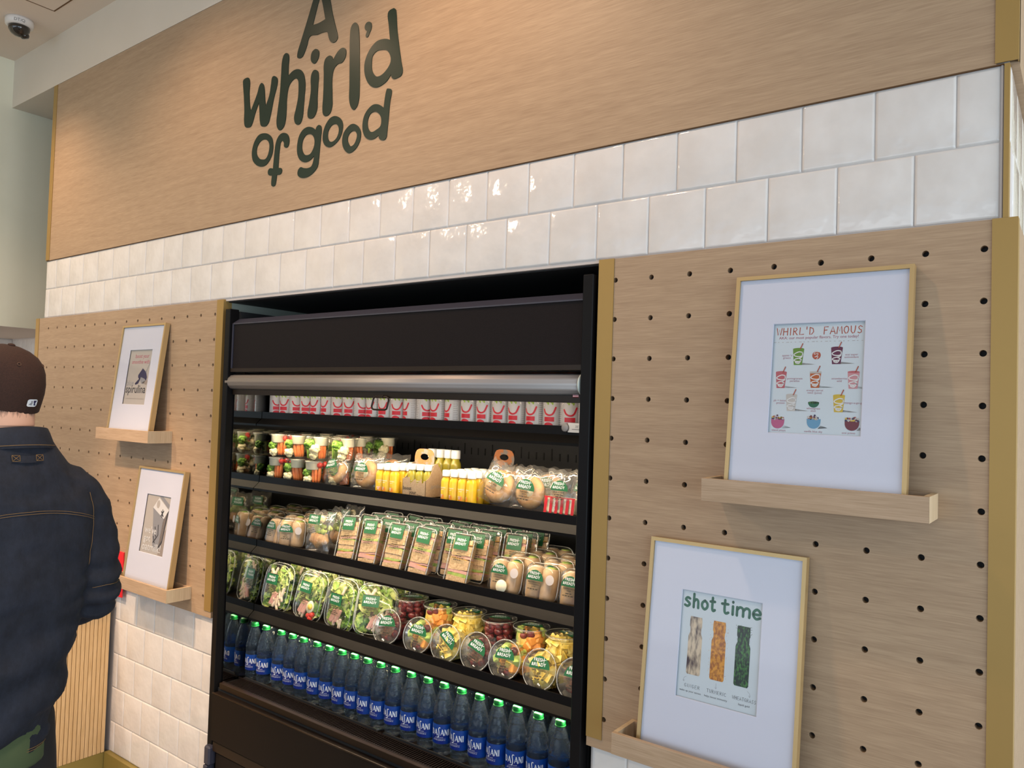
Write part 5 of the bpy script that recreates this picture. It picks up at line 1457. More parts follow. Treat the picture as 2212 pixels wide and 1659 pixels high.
# ---- fourth shelf: salads
z4 = SHELF_Z[3] - .012
def salad(v):
    t = thing('salad_container', '', 'salad')
    W_, H, D = .148, .176, .060
    def sr(k, y, n=36, e=4.5):
        out = []
        for i in range(n):
            a = 2 * PI * i / n; c, s_ = math.cos(a), math.sin(a); q = (abs(c) ** e + abs(s_) ** e) ** (1 / e)
            bow = .006 * (1 - (c / q) ** 2) * (1 if s_ > 0 else .6)
            out.append((W_ / 2 * k * c / q, y, H / 2 + (H / 2 * k * s_ / q) + (bow if s_ > 0 else -bow)))
        return out
    MB().loft([sr(.84, 0), sr(.92, .004), sr(.955, .014), sr(.96, .022), sr(.95, .030), sr(.86, D)]).build('shell', M['clear'], t)
    for yy, kk, rr_ in ((.022, 1.0, .0022), (.004, .925, .0012)):
        MB().tube(sr(kk, yy), rr_, 6, closed=True).build('rim', M['rimc'], t)
    rr = random.Random(40 + v)
    mb = MB()
    def leaf(cx, cy, cz, s_, mi):
        a, b = rr.uniform(0, 6.28), rr.uniform(-.7, .7)
        T = Matrix.Translation((cx, cy, cz)) @ Matrix.Rotation(a, 4, 'Y') @ Matrix.Rotation(b, 4, 'X') @ Matrix.Rotation(rr.uniform(-.6, .6), 4, 'Z')
        nx, ny = 5, 4; vs = []; fs = []; ph = rr.uniform(0, 9)
        for j in range(ny + 1):
            for i in range(nx + 1):
                u = i / nx * 2 - 1; w = j / ny * 2 - 1
                rad = 1 - .35 * u * u
                vs.append((u * s_, .30 * s_ * math.sin(w * 3 + ph) + .22 * s_ * math.sin(u * 7 + ph), w * s_ * .62 * rad))
        for j in range(ny):
            for i in range(nx): fs.append((j * (nx + 1) + i, j * (nx + 1) + i + 1, (j + 1) * (nx + 1) + i + 1, (j + 1) * (nx + 1) + i))
        mb.add(vs, fs, mi, True, T)
    for k in range(115):
        x = rr.uniform(-.060, .060); z = rr.uniform(.014, H - .020)
        leaf(x, rr.uniform(.012, .040), z, rr.uniform(.011, .020), 1 if rr.random() < (.30 if z > .11 else .12) else 0)
    mb.build('lettuce_leaves', [M['lettuce'], M['lettuce_pale']], t, kind='stuff')
    me_ch = mesh_of('chicken_strip', MB().cbox(-.006, -.004, -.019, .006, .004, .019, .003), M['chicken'])
    me_ham = mesh_of('ham_roll', MB().cbox(-.004, -.004, -.022, .004, .004, .022, .002), M['ham'])
    spots = {0: [(.006, .03), (.018, .04), (.030, .036), (.038, .055), (.026, .062), (.040, .074), (-.030, .140), (-.018, .146), (-.038, .13), (.020, .018), (-.006, .05), (-.01, .036)], 1: [(-.010, .022), (-.026, .030)], 2: [(.010, .140), (-.006, .045), (.004, .030), (.016, .022), (-.016, .028)]}[v]
    for k, (x, z) in enumerate(spots): put(me_ch, t, (x, .009, z), (0, rr.uniform(-.8, .8), rr.uniform(-.4, .4)), 1.0)
    for k in range((3, 6, 7)[v]): put(me_ham, t, (-.030 + .006 * k if v else -.012 + k * .008, .008, .045 + rr.uniform(-.004, .004)), (0, .35, 0), 1.1)
    if v == 1:
        for (x, z) in ((.022, .052),):
            mb = MB().lathe([(0, -.004), (.022, -.003), (.0235, .0), (.022, .003), (0, .004)], 24, 0, Matrix.Translation((x, .006, z)) @ Matrix.Rotation(PI / 2, 4, 'X') @ Matrix.Scale(.82, 4, (1, 0, 0))); mb.build('boiled_egg', M['egg'], t)
            MB().lathe([(0, 0), (.012, .0), (.010, .003), (0, .004)], 18, 0, Matrix.Translation((x + .004, .0015, z + .002)) @ Matrix.Rotation(PI / 2, 4, 'X')).build('egg_yolk', M['yolk'], t)
        for (x, z) in ((.018, .020), (.034, .026), (.030, .010)): put(me_tom, t, (x, .012, z), (0, 0, 0), 1.05)
    f = Flat(); dz = (.096, .098, .084)[v]; dx = (-.022, -.018, -.014)[v]
    label_rect(f, .060, .078, [('GRILLED CHICKEN', 'CAESAR'), ('CHEF SALAD', ''), ('COBB STYLE', 'SALAD')][v], dx, dz)
    f.to(MB(), lambda a, b, h: (a, -.0012 - h, b), .0005).build('label', LM, t)
    return t
SL = [Row(salad(k)) for k in range(3)]
for i, (x, y, rx, ry, rz) in enumerate(((-1.598, .156, -.20, .04, .10), (-1.400, .154, -.22, .08, .04), (-1.215, .152, -.16, .05, .0))):
    SL[i].put((x, y, z4 + .003), (rx, ry, rz), ('salad container with chicken strips, leftmost on the fourth shelf', 'salad container with halved boiled egg and tomatoes', 'salad container with shredded meat, third from the left')[i], 'salad containers on the fourth shelf')
SL[0].put((-1.055, .190, z4 + .004), (-.30, .12, .75), 'salad container turned sideways beside the first fruit tub', 'salad containers on the fourth shelf')
for r in (1, 2, 3):
    for k, x in enumerate((-1.590, -1.440, -1.290, -1.140)):
        SL[(k + r + 1) % 3].put((x + .01 * r, .165 + .085 * r, z4 + .003), (-.15, rj.uniform(-.05, .05), rj.uniform(-.2, .2)), '%s salad container from the left, %s row back' % (ORD[k], ORD[r]), 'salad containers on the fourth shelf')
for q in SL: q.done()

# ---- fruit tubs
me_grape = blob('grape', .0115, M['grape'], 12, sc_=(1, 1, 1.15), rings=8)
me_melon = mesh_of('melon_cube', MB().cbox(-.013, -.011, -.012, .013, .011, .012, .004), M['melon'])
me_honey = mesh_of('honeydew_cube', MB().cbox(-.013, -.012, -.011, .013, .012, .011, .004), M['honeydew'])
me_pine = mesh_of('pineapple_chunk', MB().add([(-.016, -.012, -.010), (.016, -.012, -.012), (.011, .012, -.010), (-.010, .012, -.012), (-.015, -.011, .012), (.017, -.013, .011), (.010, .011, .012), (-.011, .012, .010)], [(0, 3, 2, 1), (4, 5, 6, 7), (0, 1, 5, 4), (1, 2, 6, 5), (2, 3, 7, 6), (3, 0, 4, 7)]), M['pine'])
def fruit_tub(kind, face=False, lrot=0.0):
    t = thing('fruit_tub', '', 'fruit tub')
    R0, H = .060, .064
    MB().lathe([(.046, 0), (.048, .002), (.0545, H - .006), (.056, H - .004)], 32).build('tub', M['clear'], t)
    MB().lathe([(.0575, H - .008), (R0, H - .006), (R0, H), (.0575, H + .002), (.054, H - .001), (.0, H - .0005)], 36).build('lid', M['clear'], t)
    MB().lathe([(R0 - .003, H + .0015), (R0 - .001, H + .003), (R0 + .0005, H + .001), (R0 - .003, H + .0015)], 36, caps=False).build('lid_rim', M['rimc'], t)
    MB().cbox(R0 * .45, R0 * .50, H - .003, R0 * .98, R0 * .98, H - .002, .0004, T=Matrix.Rotation(.2, 4, 'Z')).build('lid_tab', M['clear'], t)
    rr = random.Random(hash_(kind) + (7 if face else 0))
    pick = {'grapes': [me_grape], 'pineapple': [me_pine], 'mixed': [me_melon, me_honey, me_grape, me_pine, me_melon]}[kind]
    n = 0
    lay = ((H - .014, 1.0),) if face else ()
    for z in ((.012, .032, H - .0175)):
        ringn = 8
        for k in range(ringn):
            a = 2 * PI * (k + rr.random() * .5) / ringn
            put(rr.choice(pick), t, (.0345 * math.cos(a), .0345 * math.sin(a), z + rr.uniform(-.003, .003)), (rr.uniform(0, 3), rr.uniform(0, 3), rr.uniform(0, 3)), 1.12)
    for k in range(4):
        a = PI / 2 * k + rr.random(); put(rr.choice(pick), t, (.014 * math.cos(a), .014 * math.sin(a), H - .0175), (rr.uniform(0, 3), rr.uniform(0, 3), rr.uniform(0, 3)), 1.12)
    f = Flat(); label_arch(f, .036, [{'grapes': 'FRESH GRAPES', 'pineapple': 'FRESH PINEAPPLE', 'mixed': 'MIXED FRUIT'}[kind], 'CUP'], 0, .002, lrot)
    f.to(MB(), lambda a, b, h: (a, b, H + .001 + h), .0005).build('label', LM, t)
    return t
def hash_(s): return sum(ord(c) * (i + 1) for i, c in enumerate(s))
FT = {k: Row(fruit_tub(k)) for k in ('grapes', 'mixed', 'pineapple')}
# tubs lying back with their lids to the front
def face_rot(rz, lean_, spin):
    m = Matrix.Rotation(rz, 4, 'Z') @ Matrix.Rotation(PI / 2 - lean_, 4, 'X') @ Matrix.Rotation(spin, 4, 'Z')
    return m.to_euler()
fs_ = [(-.958, 'grapes', .10, .10, 'red grapes, first from the left'), (-.812, 'mixed', -.05, .08, 'mixed fruit, right of the first grape tub'), (-.687, 'pineapple', -.55, .05, 'pineapple with its label turned clockwise'), (-.560, 'grapes', -.30, .04, 'dark red grapes, beside the turned pineapple label'),
       (-.446, 'mixed', .05, .02, 'mixed fruit, third tub from the right post'), (-.316, 'pineapple', .08, .0, 'pineapple, second tub from the right post'), (-.194, 'grapes', .0, .0, 'grapes, cut off by the right post')]
for i, (x, kind, spin, rz, d) in enumerate(fs_):
    le = .30; Rr = .060
    # rests on the lowest point of its rim
    cx_, cz_ = x, z4 + Rr * math.cos(le) + .001
    yf_ = .160 + Rr * math.sin(le) * .5
    # lid plane centre sits at (x, yf_, cz_): move the base back along the axis
    ax = Vector((math.sin(rz) * math.cos(le), -math.cos(rz) * math.cos(le), math.sin(le)))
    base = Vector((x, yf_, cz_)) - ax * .064
    FT[kind].put(tuple(base), face_rot(rz, le, spin), 'fruit tub facing front, ' + d, 'fruit tubs on the fourth shelf')
for i, (x, kind) in enumerate(((-.965, 'grapes'), (-.828, 'mixed'), (-.695, 'pineapple'), (-.566, 'grapes'), (-.436, 'mixed'), (-.312, 'pineapple'), (-.186, 'grapes'))):
    for lev in (0, 1):
        FT[kind].put((x - .004, .300, z4 + .001 + .0675 * lev), (0, 0, rj.uniform(-.5, .5)), '%s fruit tub of the %s standing row, from the left, with %s' % (ORD[i], ('lower', 'upper')[lev], kind), 'fruit tubs on the fourth shelf')
for i, (x, kind) in enumerate(((-.90, 'mixed'), (-.765, 'pineapple'), (-.63, 'grapes'), (-.50, 'pineapple'), (-.37, 'mixed'), (-.24, 'pineapple'))):
    FT[kind].put((x, .43, z4 + .001), (0, 0, 0), '%s fruit tub of the rear row, from the left, with %s' % (ORD[i], kind), 'fruit tubs on the fourth shelf')
for q in FT.values(): q.done()

# ---- water bottles on the deck
wb = thing('water_bottle', '', 'bottle')
prof = [(.0, .004), (.012, .003), (.022, .000), (.0265, .002), (.0300, .010), (.0312, .020), (.0300, .030), (.0305, .036), (.0322, .040), (.0322, .044)]
prof += [(.0310, .046), (.0310, .096), (.0322, .099), (.0322, .104)]
for k in range(3): prof += [(.0312, .107 + k * .008), (.0326, .111 + k * .008)]
prof += [(.0326, .130), (.0312, .140), (.0282, .154), (.0236, .170), (.0184, .186), (.0145, .196), (.0124, .201), (.0122, .2045), (.0150, .2055), (.0150, .2075), (.0122, .208), (.0120, .212)]
bw = MB().lathe(prof, 28).build('bottle_body', M['water'], wb)
# moulded ridges
MB().lathe([(.0153, .2045), (.0157, .2055), (.0157, .2075), (.0140, .2078)], 24).lathe([(.0138, .2080), (.0142, .2085), (.0142, .2190), (.0132, .2205), (0, .2207)], 28).build('cap', M['cap_green'], wb)
lbm = MB(); arc_rect(lbm, .0325, .041, .101, -PI, PI, 0, 32); lab = lbm.build('label', M['label_blue'], wb)
f = Flat()
def dasani(f, x, y, s):
    k = s * .62
    f.stroke([(x, y + s * .95), (x, y)], s * .17, 0, 1, False); f.stroke([(x, y + s * .95), (x + k * .5, y + s * .86), (x + k * .66, y + s * .48), (x + k * .4, y + s * .06), (x, y)], s * .12, 0, 1)
    for xx in (x + k * 1.05, x + k * 3.05):
        f.stroke([(xx, y + 0), (xx + k * .45, y + s * .95)], s * .09, 0, 1, False); f.stroke([(xx + k * .45, y + s * .98), (xx + k * .92, y - s * .03)], s * .18, 0, 1, False); f.stroke([(xx + k * .12, y + s * .30), (xx + k * .72, y + s * .30)], s * .08, 0, 1, False)
    f.stroke([(x + k * 2.85, y + s * 1.32), (x + k * 2.55, y + s * 1.36), (x + k * 2.38, y + s * 1.05), (x + k * 2.52, y + s * .45), (x + k * 2.45, y - s * .25), (x + k * 2.10, y - s * .36)], s * .14, 0, 1)
    xx = x + k * 4.30
    f.stroke([(xx, y), (xx, y + s * .97)], s * .10, 0, 1, False); f.stroke([(xx, y + s * .97), (xx + k * .70, y)], s * .19, 0, 1, False); f.stroke([(xx + k * .70, y), (xx + k * .70, y + s * .97)], s * .10, 0, 1, False)
    f.stroke([(xx + k * 1.15, y), (xx + k * 1.15, y + s * .97)], s * .18, 0, 1, False)
lp = MB()
for a0 in (0.0,):
    f = Flat(); dasani(f, -.0285, .0685, .0168)
    f.text('PURIFIED WATER', -.002, .0600, .0034, 0, 1); f.slab(-.020, .019, lambda q: .0565, lambda q: .0570, 0, 1); f.text('20 FL OZ (1.25 PT) 591 mL', -.002, .0520, .0036, 0, 1, bold=.00005)
    f.to(lp, wrap(.0325, 0, a0), .0003)
lp.build('label_print', M['ink_white'], lab)
WR = Row(wb)
XW = [-1.654, -1.582, -1.486, -1.418, -1.352, -1.275, -1.208, -1.137, -1.073, -1.005, -0.940, -0.871, -0.798, -0.722, -0.652, -0.580, -0.507, -0.435, -0.364, -0.288, -0.212]
for r in range(4):
    for k, x in enumerate(XW):
        WR.put((x + (0 if r == 0 else .024 * (r % 2) + rj.uniform(-.003, .003)), .1315 + .0665 * r + (rj.uniform(-.001, .001)), .598), (0, 0, rj.uniform(-.10, .45) if r == 0 else rj.uniform(-3, 3)),
               'green-capped blue-label water bottle, %s from the left, %s row' % (ORD[k], ('front', 'second', 'third', 'fourth')[r]), 'water bottles on the bottom deck')
WR.done()
# ================================================================== THE PERSON
PXY = (-1.37, -.868)
HEADT = 1.0
pers = thing('person', 'person seen from behind in a brown cap and dark denim jacket', 'person', (PXY[0], PXY[1], 0), (0, 0, -PI / 2))
# local frame: faces -Y, right hand towards -X
def ell(cx, cy, cz, rx, ry, n=28, tx=0.0, ty=0.0, e=2.0):
    out = []
    for k in range(n):
        a = 2 * PI * k / n; c, s_ = math.cos(a), math.sin(a); q = (abs(c) ** e + abs(s_) ** e) ** (1 / e)
        x, y = rx * c / q, ry * s_ / q
        out.append((cx + x, cy + y, cz + tx * x + ty * y))
    return out
def limb(mb, pts, n=20):
    """pts: (x, y, z, radius) -> capped tapering tube with round ends"""
    P_ = [Vector(p[:3]) for p in pts]; r = [p[3] for p in pts]
    Q = []; RR = []
    d0 = (P_[0] - P_[1]).normalized(); d1 = (P_[-1] - P_[-2]).normalized()
    Q += [P_[0] + d0 * r[0] * .9, P_[0] + d0 * r[0] * .6]; RR += [r[0] * .35, r[0] * .78]
    for i in range(len(P_)):
        Q.append(P_[i]); RR.append(r[i])
        if i < len(P_) - 1:
            Q.append((P_[i] + P_[i + 1]) / 2); RR.append((r[i] + r[i + 1]) / 2)
    Q += [P_[-1] + d1 * r[-1] * .6, P_[-1] + d1 * r[-1] * .9]; RR += [r[-1] * .78, r[-1] * .35]
    mb.tube(Q, RR, n)
def fuse(name, mb, voxel, m, parent, smooth=6, fn=None):
    me = bpy.data.meshes.new(name); me.from_pydata(mb.v, [], mb.f); me.update()
    o = bpy.data.objects.new(name, me); C.objects.link(o)
    md = o.modifiers.new('r', 'REMESH'); md.mode = 'VOXEL'; md.voxel_size = voxel; md.use_smooth_shade = True
    if smooth:
        s_ = o.modifiers.new('s', 'SMOOTH'); s_.factor = .5; s_.iterations = smooth
    dg = bpy.context.evaluated_depsgraph_get(); dg.update()
    ev = o.evaluated_get(dg); new = bpy.data.meshes.new_from_object(ev)
    bpy.data.objects.remove(o); new.name = name
    if fn:
        for v in new.vertices:
            n_ = v.normal.copy(); v.co = v.co + n_ * fn(v.co, n_)
    new.materials.clear(); new.materials.append(m)
    new.polygons.foreach_set('use_smooth', [True] * len(new.polygons)); new.update()
    return obj(name, new, parent)

HY = R_(-24)       # the head turns a little to the left
Hc = Vector((.020, -.050, 1.700))
HT = Matrix.Translation(Hc) @ Matrix.Rotation(-HY, 4, 'Z')
body = MB()
# head, neck
body.sphere((0, 0, 0), .1, 0, 28, 20, (.76, .95, 1.03), T=HT @ Matrix.Translation((0, .005, .012)))
body.sphere((0, 0, 0), .1, 0, 24, 16, (.62, .72, .85), T=HT @ Matrix.Translation((0, -.025, -.060)))
body.sphere((0, -.097, -.030), .015, 0, 10, 8, (.8, 1, 1.5), T=HT)
body.sphere((0, -.088, -.070), .018, 0, 10, 8, (1.3, .6, .45), T=HT)
for sx in (-1, 1):
    body.sphere((sx * .077, .012, -.022), .030, 0, 12, 10, (.35, .75, 1.05), T=HT)
    body.sphere((sx * .030, -.083, .008), .013, 0, 10, 8, T=HT)
limb(body, [(.000, .008, 1.50, .070), (.006, -.008, 1.58, .064), (.012, -.026, 1.66, .062)], 24)
# trunk, arms and legs below the clothes
body.loft([ell(.04, 0, .86, .135, .105, e=2.4), ell(.025, 0, 1.00, .145, .105, e=2.4), ell(.015, 0, 1.15, .150, .110, e=2.4), ell(.005, .005, 1.32, .170, .115, e=2.5), ell(0, .01, 1.43, .160, .10, e=2.4), ell(0, .012, 1.50, .10, .075)])
SH, EL, WR_ = Vector((-.180, .012, 1.440)), Vector((-.224, .030, 1.125)), Vector((-.115, -.185, 1.015))
SH2, EL2, WR2 = Vector((.190, .010, 1.450)), Vector((.262, .030, 1.170)), Vector((.200, -.200, 1.060))
for a, b, c in ((SH, EL, WR_), (SH2, EL2, WR2)):
    limb(body, [(a.x * .86, a.y, a.z - .02, .050), (*((a + b) / 2 + Vector((.004 if a.x < 0 else -.004, 0, 0))), .042), (*b, .040)], 16); limb(body, [(*b, .042), (*((b + c) / 2), .037), (*c, .028)], 16)
    # hand with palm, four fingers and a thumb, gently curled
    d = (c - b).normalized(); s_ = -1 if a.x < 0 else 1
    side = Vector((s_, 0, 0)); up = d.cross(side).normalized(); side = up.cross(d).normalized()
    palm = c + d * .055
    limb(body, [(*(c + d * .012), .024), (*palm, .030)], 12)
    body.cbox(-.040, -.013, -.045, .040, .013, .045, .008, T=Matrix.Translation(palm) @ Matrix((side, up, d)).transposed().to_4x4())
    for k, (L_, off) in enumerate(((.070, -.030), (.080, -.010), (.075, .010), (.058, .029))):
        p0 = palm + d * .040 + side * off; p1 = p0 + d * L_ * .45; p2 = p1 + (d * .6 - up * .8).normalized() * L_ * .32; p3 = p2 + (d * .1 - up).normalized() * L_ * .25
        limb(body, [(*p0, .0105), (*p1, .0098), (*p2, .0090), (*p3, .0080)], 10)
    p0 = palm - d * .020 - side * .036; p1 = p0 - side * .018 + d * .030; p2 = p1 + d * .028 - up * .012
    limb(body, [(*p0, .0130), (*p1, .0115), (*p2, .0095)], 10)
for sx in (-1, 1):
    limb(body, [(sx * .075 + .04, 0, .86, .078), (sx * .09 + .028, -.01, .66, .070), (sx * .10 + .01, -.005, .50, .058), (sx * .105, .012, .36, .060), (sx * .105, .012, .10, .040)], 18)
    limb(body, [(sx * .105, .020, .055, .040), (sx * .110, -.100, .040, .038)], 14)
fuse('body', body, .0085, M['skin'], pers, 5)

# hair: short back and sides below the cap
hair = MB()
hair.sphere((0, 0, 0), .1, 0, 28, 20, (.785, .975, 1.04), T=HT @ Matrix.Translation((0, .008, .014)))
hm = bpy.data.meshes.new('hair'); hm.from_pydata(hair.v, [], hair.f)
import bmesh
bm = bmesh.new(); bm.from_mesh(hm)
inv = HT.inverted()
dele = []
for f_ in bm.faces:
    c_ = inv @ f_.calc_center_median()
    low = -.085 + .035 * max(0, 1 - c_.y / .09)
    if c_.y < -.035 or c_.z < low: dele.append(f_)
bmesh.ops.delete(bm, geom=dele, context='FACES')
bm.to_mesh(hm); bm.free(); hm.materials.append(M['hair']); hm.polygons.foreach_set('use_smooth', [True] * len(hm.polygons))
obj('hair', hm, pers)
hn = MB().loft([ell(.008, -.013, 1.606, .0652, .0668, 24), ell(.010, -.016, 1.630, .0664, .069, 24), ell(.012, -.020, 1.655, .068, .073, 24), ell(.014, -.024, 1.680, .069, .076, 24)], caps=False)
hn2 = hn.build('nape_stubble', M['stubble'], pers)

# cap: six-panel fitted cap pulled down at the back
capm = MB(); rings = []
CT = HT @ Matrix.Translation((0, .010, .012)) @ Matrix.Rotation(R_(-13), 4, 'X')
prof_c = ((-.040, 1.0), (-.022, 1.02), (.0, 1.03), (.026, 1.01), (.053, .95), (.075, .85), (.093, .69), (.106, .47), (.113, .24), (.115, .02))
for z, k in prof_c:
    ring = []
    for i in range(48):
        a = 2 * PI * i / 48
        seam = 1 - .006 * max(0, 1 - abs(((a / (PI / 3)) % 1) - .5) * -8 - 4 if False else 0)
        groove = 1 - .010 * math.exp(-((((a - PI / 2) / (PI / 3) + .5) % 1 - .5) / .045) ** 2)
        x = .0925 * k * math.cos(a) * groove; y = .108 * k * math.sin(a) * groove
        ring.append(tuple(CT @ Vector((x, y, z + (.012 * math.sin(a) * -1 if z < -.035 else 0)))))
    rings.append(ring)
capm.loft(rings, caps=False)
cp = capm.build('cap', M['cap_brown'], pers)
MB().sphere((0, 0, .116), .0095, 0, 14, 8, (1, 1, .45), T=CT).build('cap_button', M['cap_brown'], cp)
ey = MB()
for a in (PI / 2 + PI / 6, PI / 2 - PI / 6, PI / 2 + PI / 2, PI / 2 - PI / 2):
    c_ = CT @ Vector((.0925 * .83 * math.cos(a), .108 * .83 * math.sin(a), .078)); n_ = (c_ - CT @ Vector((0, 0, .02))).normalized()
    u_ = n_.orthogonal().normalized(); w_ = n_.cross(u_)
    ey.tube([tuple(c_ + n_ * .001 + (u_ * math.cos(t_) + w_ * math.sin(t_)) * .0042) for t_ in [2 * PI * k / 12 for k in range(12)]], .0012, 5, closed=True)
ey.build('eyelets', mat('brown_thread', (.10, .05, .03), .8), cp)
# bill pointing forward
bl_ = MB(); vs = []; fs = []
for side_ in (0, 1):
    for j in range(7):
        for i in range(15):
            u = i / 14 * 2 - 1; w = j / 6
            a = -PI / 2 + u * .95
            x = .0925 * math.cos(a) * 1.0; y = .108 * math.sin(a)
            vs.append(tuple(CT @ Vector((x * (1 + .02 * w), y - .072 * w * math.sqrt(max(0, 1 - u * u)), -.045 - .016 * w * (1 + u * u) * .5 - .002 * u * u - side_ * .003))))
for s_ in range(2):
    for j in range(6):
        for i in range(14):
            a = s_ * 105 + j * 15 + i; q = (a, a + 1, a + 16, a + 15); fs.append(q if s_ else tuple(reversed(q)))
bl_.add(vs, fs, 0, True).build('cap_bill', M['cap_brown'], cp)
# white embroidered patch at the back
def on_cap(a, z, h):
    k = 1.0
    for (z0, k0), (z1, k1) in zip(prof_c, prof_c[1:]):
        if z0 <= z <= z1: k = k0 + (k1 - k0) * (z - z0) / (z1 - z0)
    return tuple(CT @ Vector(((.0925 * k + h) * math.cos(a), (.108 * k + h) * math.sin(a), z)))
f = Flat()
W2, H2 = .0165, .0105
f.poly([(W2 * max(-1, min(1, 1.15 * math.cos(t_))), H2 * max(-1, min(1, 1.3 * math.sin(t_)))) for t_ in [2 * PI * k / 24 for k in range(24)]], 0, 0)
f.poly([(1.4 * a, 1.4 * b) for a, b in ((-.0095, .0052), (-.001, .0052), (-.0025, .001), (-.004, -.001), (-.0035, -.0035), (-.006, -.0052), (-.0095, -.0045), (-.0065, -.001))], 1, 1)
f.poly([(1.4 * a, 1.4 * b) for a, b in ((.001, .0048), (.0045, .0040), (.0035, .0010), (.0085, -.0035), (.0015, -.0045), (.0, .0))], 2, 1)
f.to(MB(), lambda a, b, h: on_cap(PI / 2 - a / .10, b - .020, .0012 + h), .0004).build('cap_patch', [M['ink_white'], PM[INDIGO], PM[GREY]], cp, label='small white embroidered patch')

# jacket
jk = MB()
jk.loft([ell(.062, .004, .725, .150, .126, e=2.3), ell(.058, .005, .78, .172, .136, e=2.3), ell(.044, .006, .88, .192, .142, e=2.3), ell(.026, .008, 1.02, .196, .146, e=2.4), ell(.008, .010, 1.16, .198, .146, e=2.5), ell(0, .012, 1.30, .200, .142, e=2.6, ), ell(0, .016, 1.40, .192, .128, e=2.6), ell(0, .018, 1.47, .160, .108, e=2.4), ell(0, .016, 1.525, .118, .092, e=2.2), ell(-.002, .012, 1.57, .088, .085), ell(-.003, .010, 1.60, .080, .082)])
for a, b, c in ((SH, EL, WR_), (SH2, EL2, WR2)):
    s_ = -1 if a.x < 0 else 1
    limb(jk, [(a.x * .80, a.y, a.z - .018, .080), (a.x * 1.02, a.y + .004, a.z - .10, .078), (*((a + b) / 2 + Vector((s_ * .012, 0, 0))), .074), (*(b + Vector((0, .004, .0))), .070)], 22)
    limb(jk, [(*(b + Vector((0, 0, -.012))), .069), (*((b + c) / 2), .062), (*(c - (c - b).normalized() * .02), .047)], 20)
def folds(co, n_):
    p = Vector((co.x * 5, co.y * 5, co.z * 9))
    a = noise.noise(p) * .012 + noise.noise(Vector((co.x * 16, co.y * 16, co.z * 4))) * .006 + abs(noise.noise(p * 2.1 + Vector((3, 1, 4)))) * -.008 + .002
    # strong folds at the elbow and the lower back
    e = math.exp(-((co - EL).length / .11) ** 2)
    a += e * .010 * math.sin(co.z * 105 + co.y * 45)
    w = max(0, min(1, (1.12 - co.z) / .25))
    a += w * .012 * math.sin(co.z * 46 + co.x * 14 + 2.5 * noise.noise(co * 5))
    return a * min(1, max(0, (1.56 - co.z) / .08))
jo = fuse('jacket', jk, .010, M['denim'], pers, 8, folds)
bv = BVHTree.FromPolygons([v.co[:] for v in jo.data.vertices], [tuple(p.vertices) for p in jo.data.polygons])
def on_back(x, z, h=.0018, d=Vector((0, -1, 0)), y0=.6):
    hit = bv.ray_cast(Vector((x, y0, z)), d)
    return tuple(hit[0] + hit[1] * h) if hit[0] is not None else None
def seam(name, pts, r=.0009, double=.0, parent=None, d=Vector((0, -1, 0)), y0=.6):
    q = [p for p in (on_back(x, z, d=d, y0=y0) for x, z in pts) if p]
    if len(q) > 2: MB().tube(q, r, 5).build(name, M['stitch'], parent or jo)
for dz in (0, .006):
    seam('yoke_stitching', [(-.185 + .37 * k / 40, 1.385 - dz - .035 * abs(-1 + 2 * k / 40) ** 2.2) for k in range(41)], .0007)
    seam('hem_stitching', [(-.10 + .30 * k / 30, .752 + dz) for k in range(31)], .0007)
# armhole and sleeve stitching on the right side, seen from the back
seam('armhole_stitching', [(-.170 - .012 * math.sin(k / 24 * PI), 1.42 - .20 * k / 24) for k in range(25)], .0007)
seam('sleeve_stitching', [(-.19 - .11 * k / 20, 1.150 + .004 * math.sin(k / 5)) for k in range(21)], .0007)
# collar: stand collar turned down all round
col = MB()
rg = []
for (dz, rr_, dy) in ((-.038, .099, .004), (-.022, .0975, .002), (.004, .088, .0), (.016, .082, .0), (.018, .079, .0), (.008, .076, .0), (-.020, .078, 0)):
    ring = []
    for i in range(40):
        a = 2 * PI * i / 40; fwd = max(0, -math.sin(a))
        ring.append((-.003 + rr_ * .93 * math.cos(a), .012 + dy + rr_ * math.sin(a), 1.588 + dz - .030 * fwd - .008 * abs(math.cos(a)) ** 2))
    rg.append(ring)
co_ = col.loft(rg, caps=False).build('collar', M['denim'], pers)
cs = MB().tube([(-.003 + .0995 * .935 * math.cos(a), .0165 + .0998 * math.sin(a), 1.558 - .030 * max(0, -math.sin(a)) - .008 * abs(math.cos(a)) ** 2) for a in [2 * PI * k / 60 for k in range(60)]], .0008, 5, closed=True).build('collar_stitching', M['stitch'], co_)
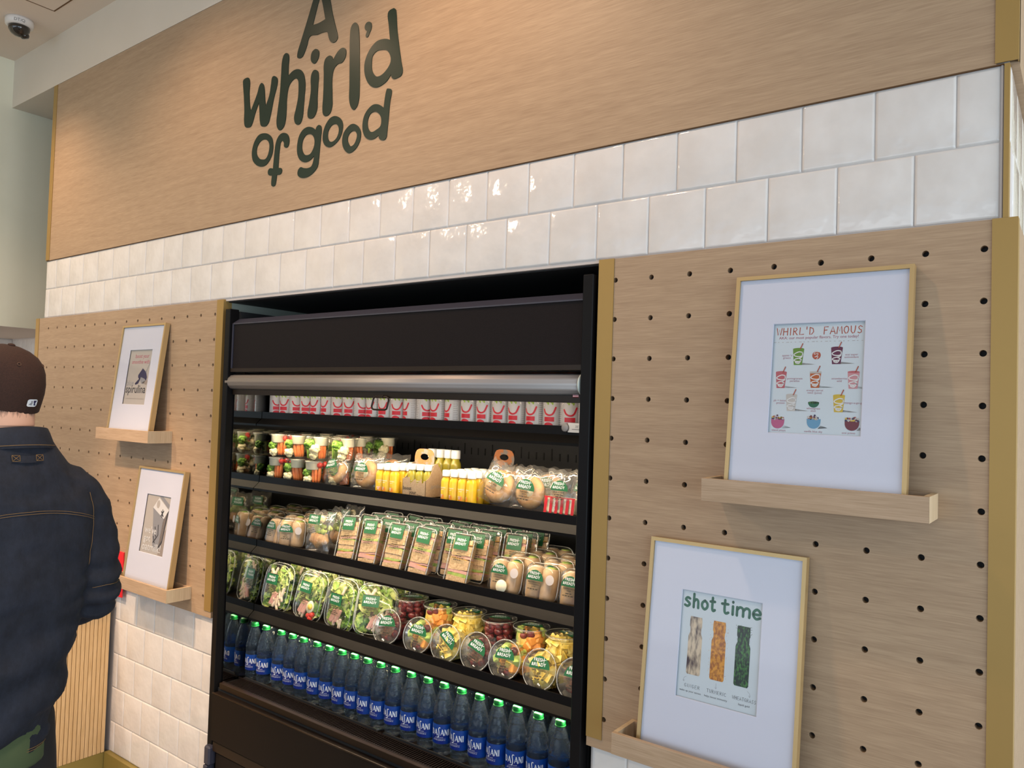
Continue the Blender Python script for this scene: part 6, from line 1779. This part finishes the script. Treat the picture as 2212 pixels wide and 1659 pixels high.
# locker loop with crossed stitching
lo = MB(); n = 14; vs = []; fs = []
for j in (0, 1):
    for k in range(n + 1):
        x = -.038 + .076 * k / n
        p = Vector(on_back(x, 1.512 + j * .019 - .003 * math.sin(k / n * PI), .002 + .0045 * math.sin(PI * k / n)) or (x, .13, 1.51)); vs.append(tuple(p))
for k in range(n): fs.append((k, k + 1, n + 2 + k, n + 1 + k))
lo.add(vs, fs, 0, True); lo_o = lo.build('locker_loop', M['denim'], jo)
x_ = MB()
for (a, b) in ((-.036, -.019), (.019, .036)):
    for pts in ([(a, 1.514), (b, 1.529)], [(a, 1.529), (b, 1.514)], [(a, 1.514), (b, 1.514)], [(a, 1.529), (b, 1.529)], [(b, 1.514), (b, 1.529)], [(a, 1.514), (a, 1.529)]):
        q = [on_back(p[0] + (pts[1][0] - pts[0][0]) * t_, p[1] + (pts[1][1] - pts[0][1]) * t_, .006) for p, t_ in ((pts[0], 0), (pts[0], .5), (pts[0], 1))]
        if all(q): x_.tube(q, .0007, 4)
if x_.v: x_.build('loop_stitching', M['stitch'], lo_o)
# shirt hem, trousers, shoes
MB().loft([ell(.052, .004, .708, .160, .132, e=2.3), ell(.050, .004, .715, .162, .133, e=2.3), ell(.046, .004, .84, .160, .130, e=2.3)]).build('shirt_hem', M['tee'], pers)
tr = MB()
tr.loft([ell(.040, 0, .74, .150, .118, e=2.3), ell(.036, 0, .84, .150, .118, e=2.3), ell(.030, 0, .95, .150, .112, e=2.3)])
for sx in (-1, 1): limb(tr, [(sx * .075 + .04, 0, .80, .104), (sx * .09 + .028, -.01, .64, .094), (sx * .10 + .01, -.003, .46, .078), (sx * .105, .008, .26, .064), (sx * .105, .008, .11, .058)], 20)
fuse('trousers', tr, .012, M['trouser'], pers, 5)
for sx in (-1, 1):
    s1 = MB()
    s1.loft([[(sx * .108 + w * math.cos(a), -.045 + L_ * math.sin(a), z) for a in [2 * PI * k / 24 for k in range(24)]] for z, w, L_ in ((0, .046, .135), (.020, .050, .140), (.045, .048, .130), (.075, .042, .080), (.10, .040, .060))])
    s1.build('shoe', mat('black_shoe_leather', (.02, .02, .022), .5), pers)
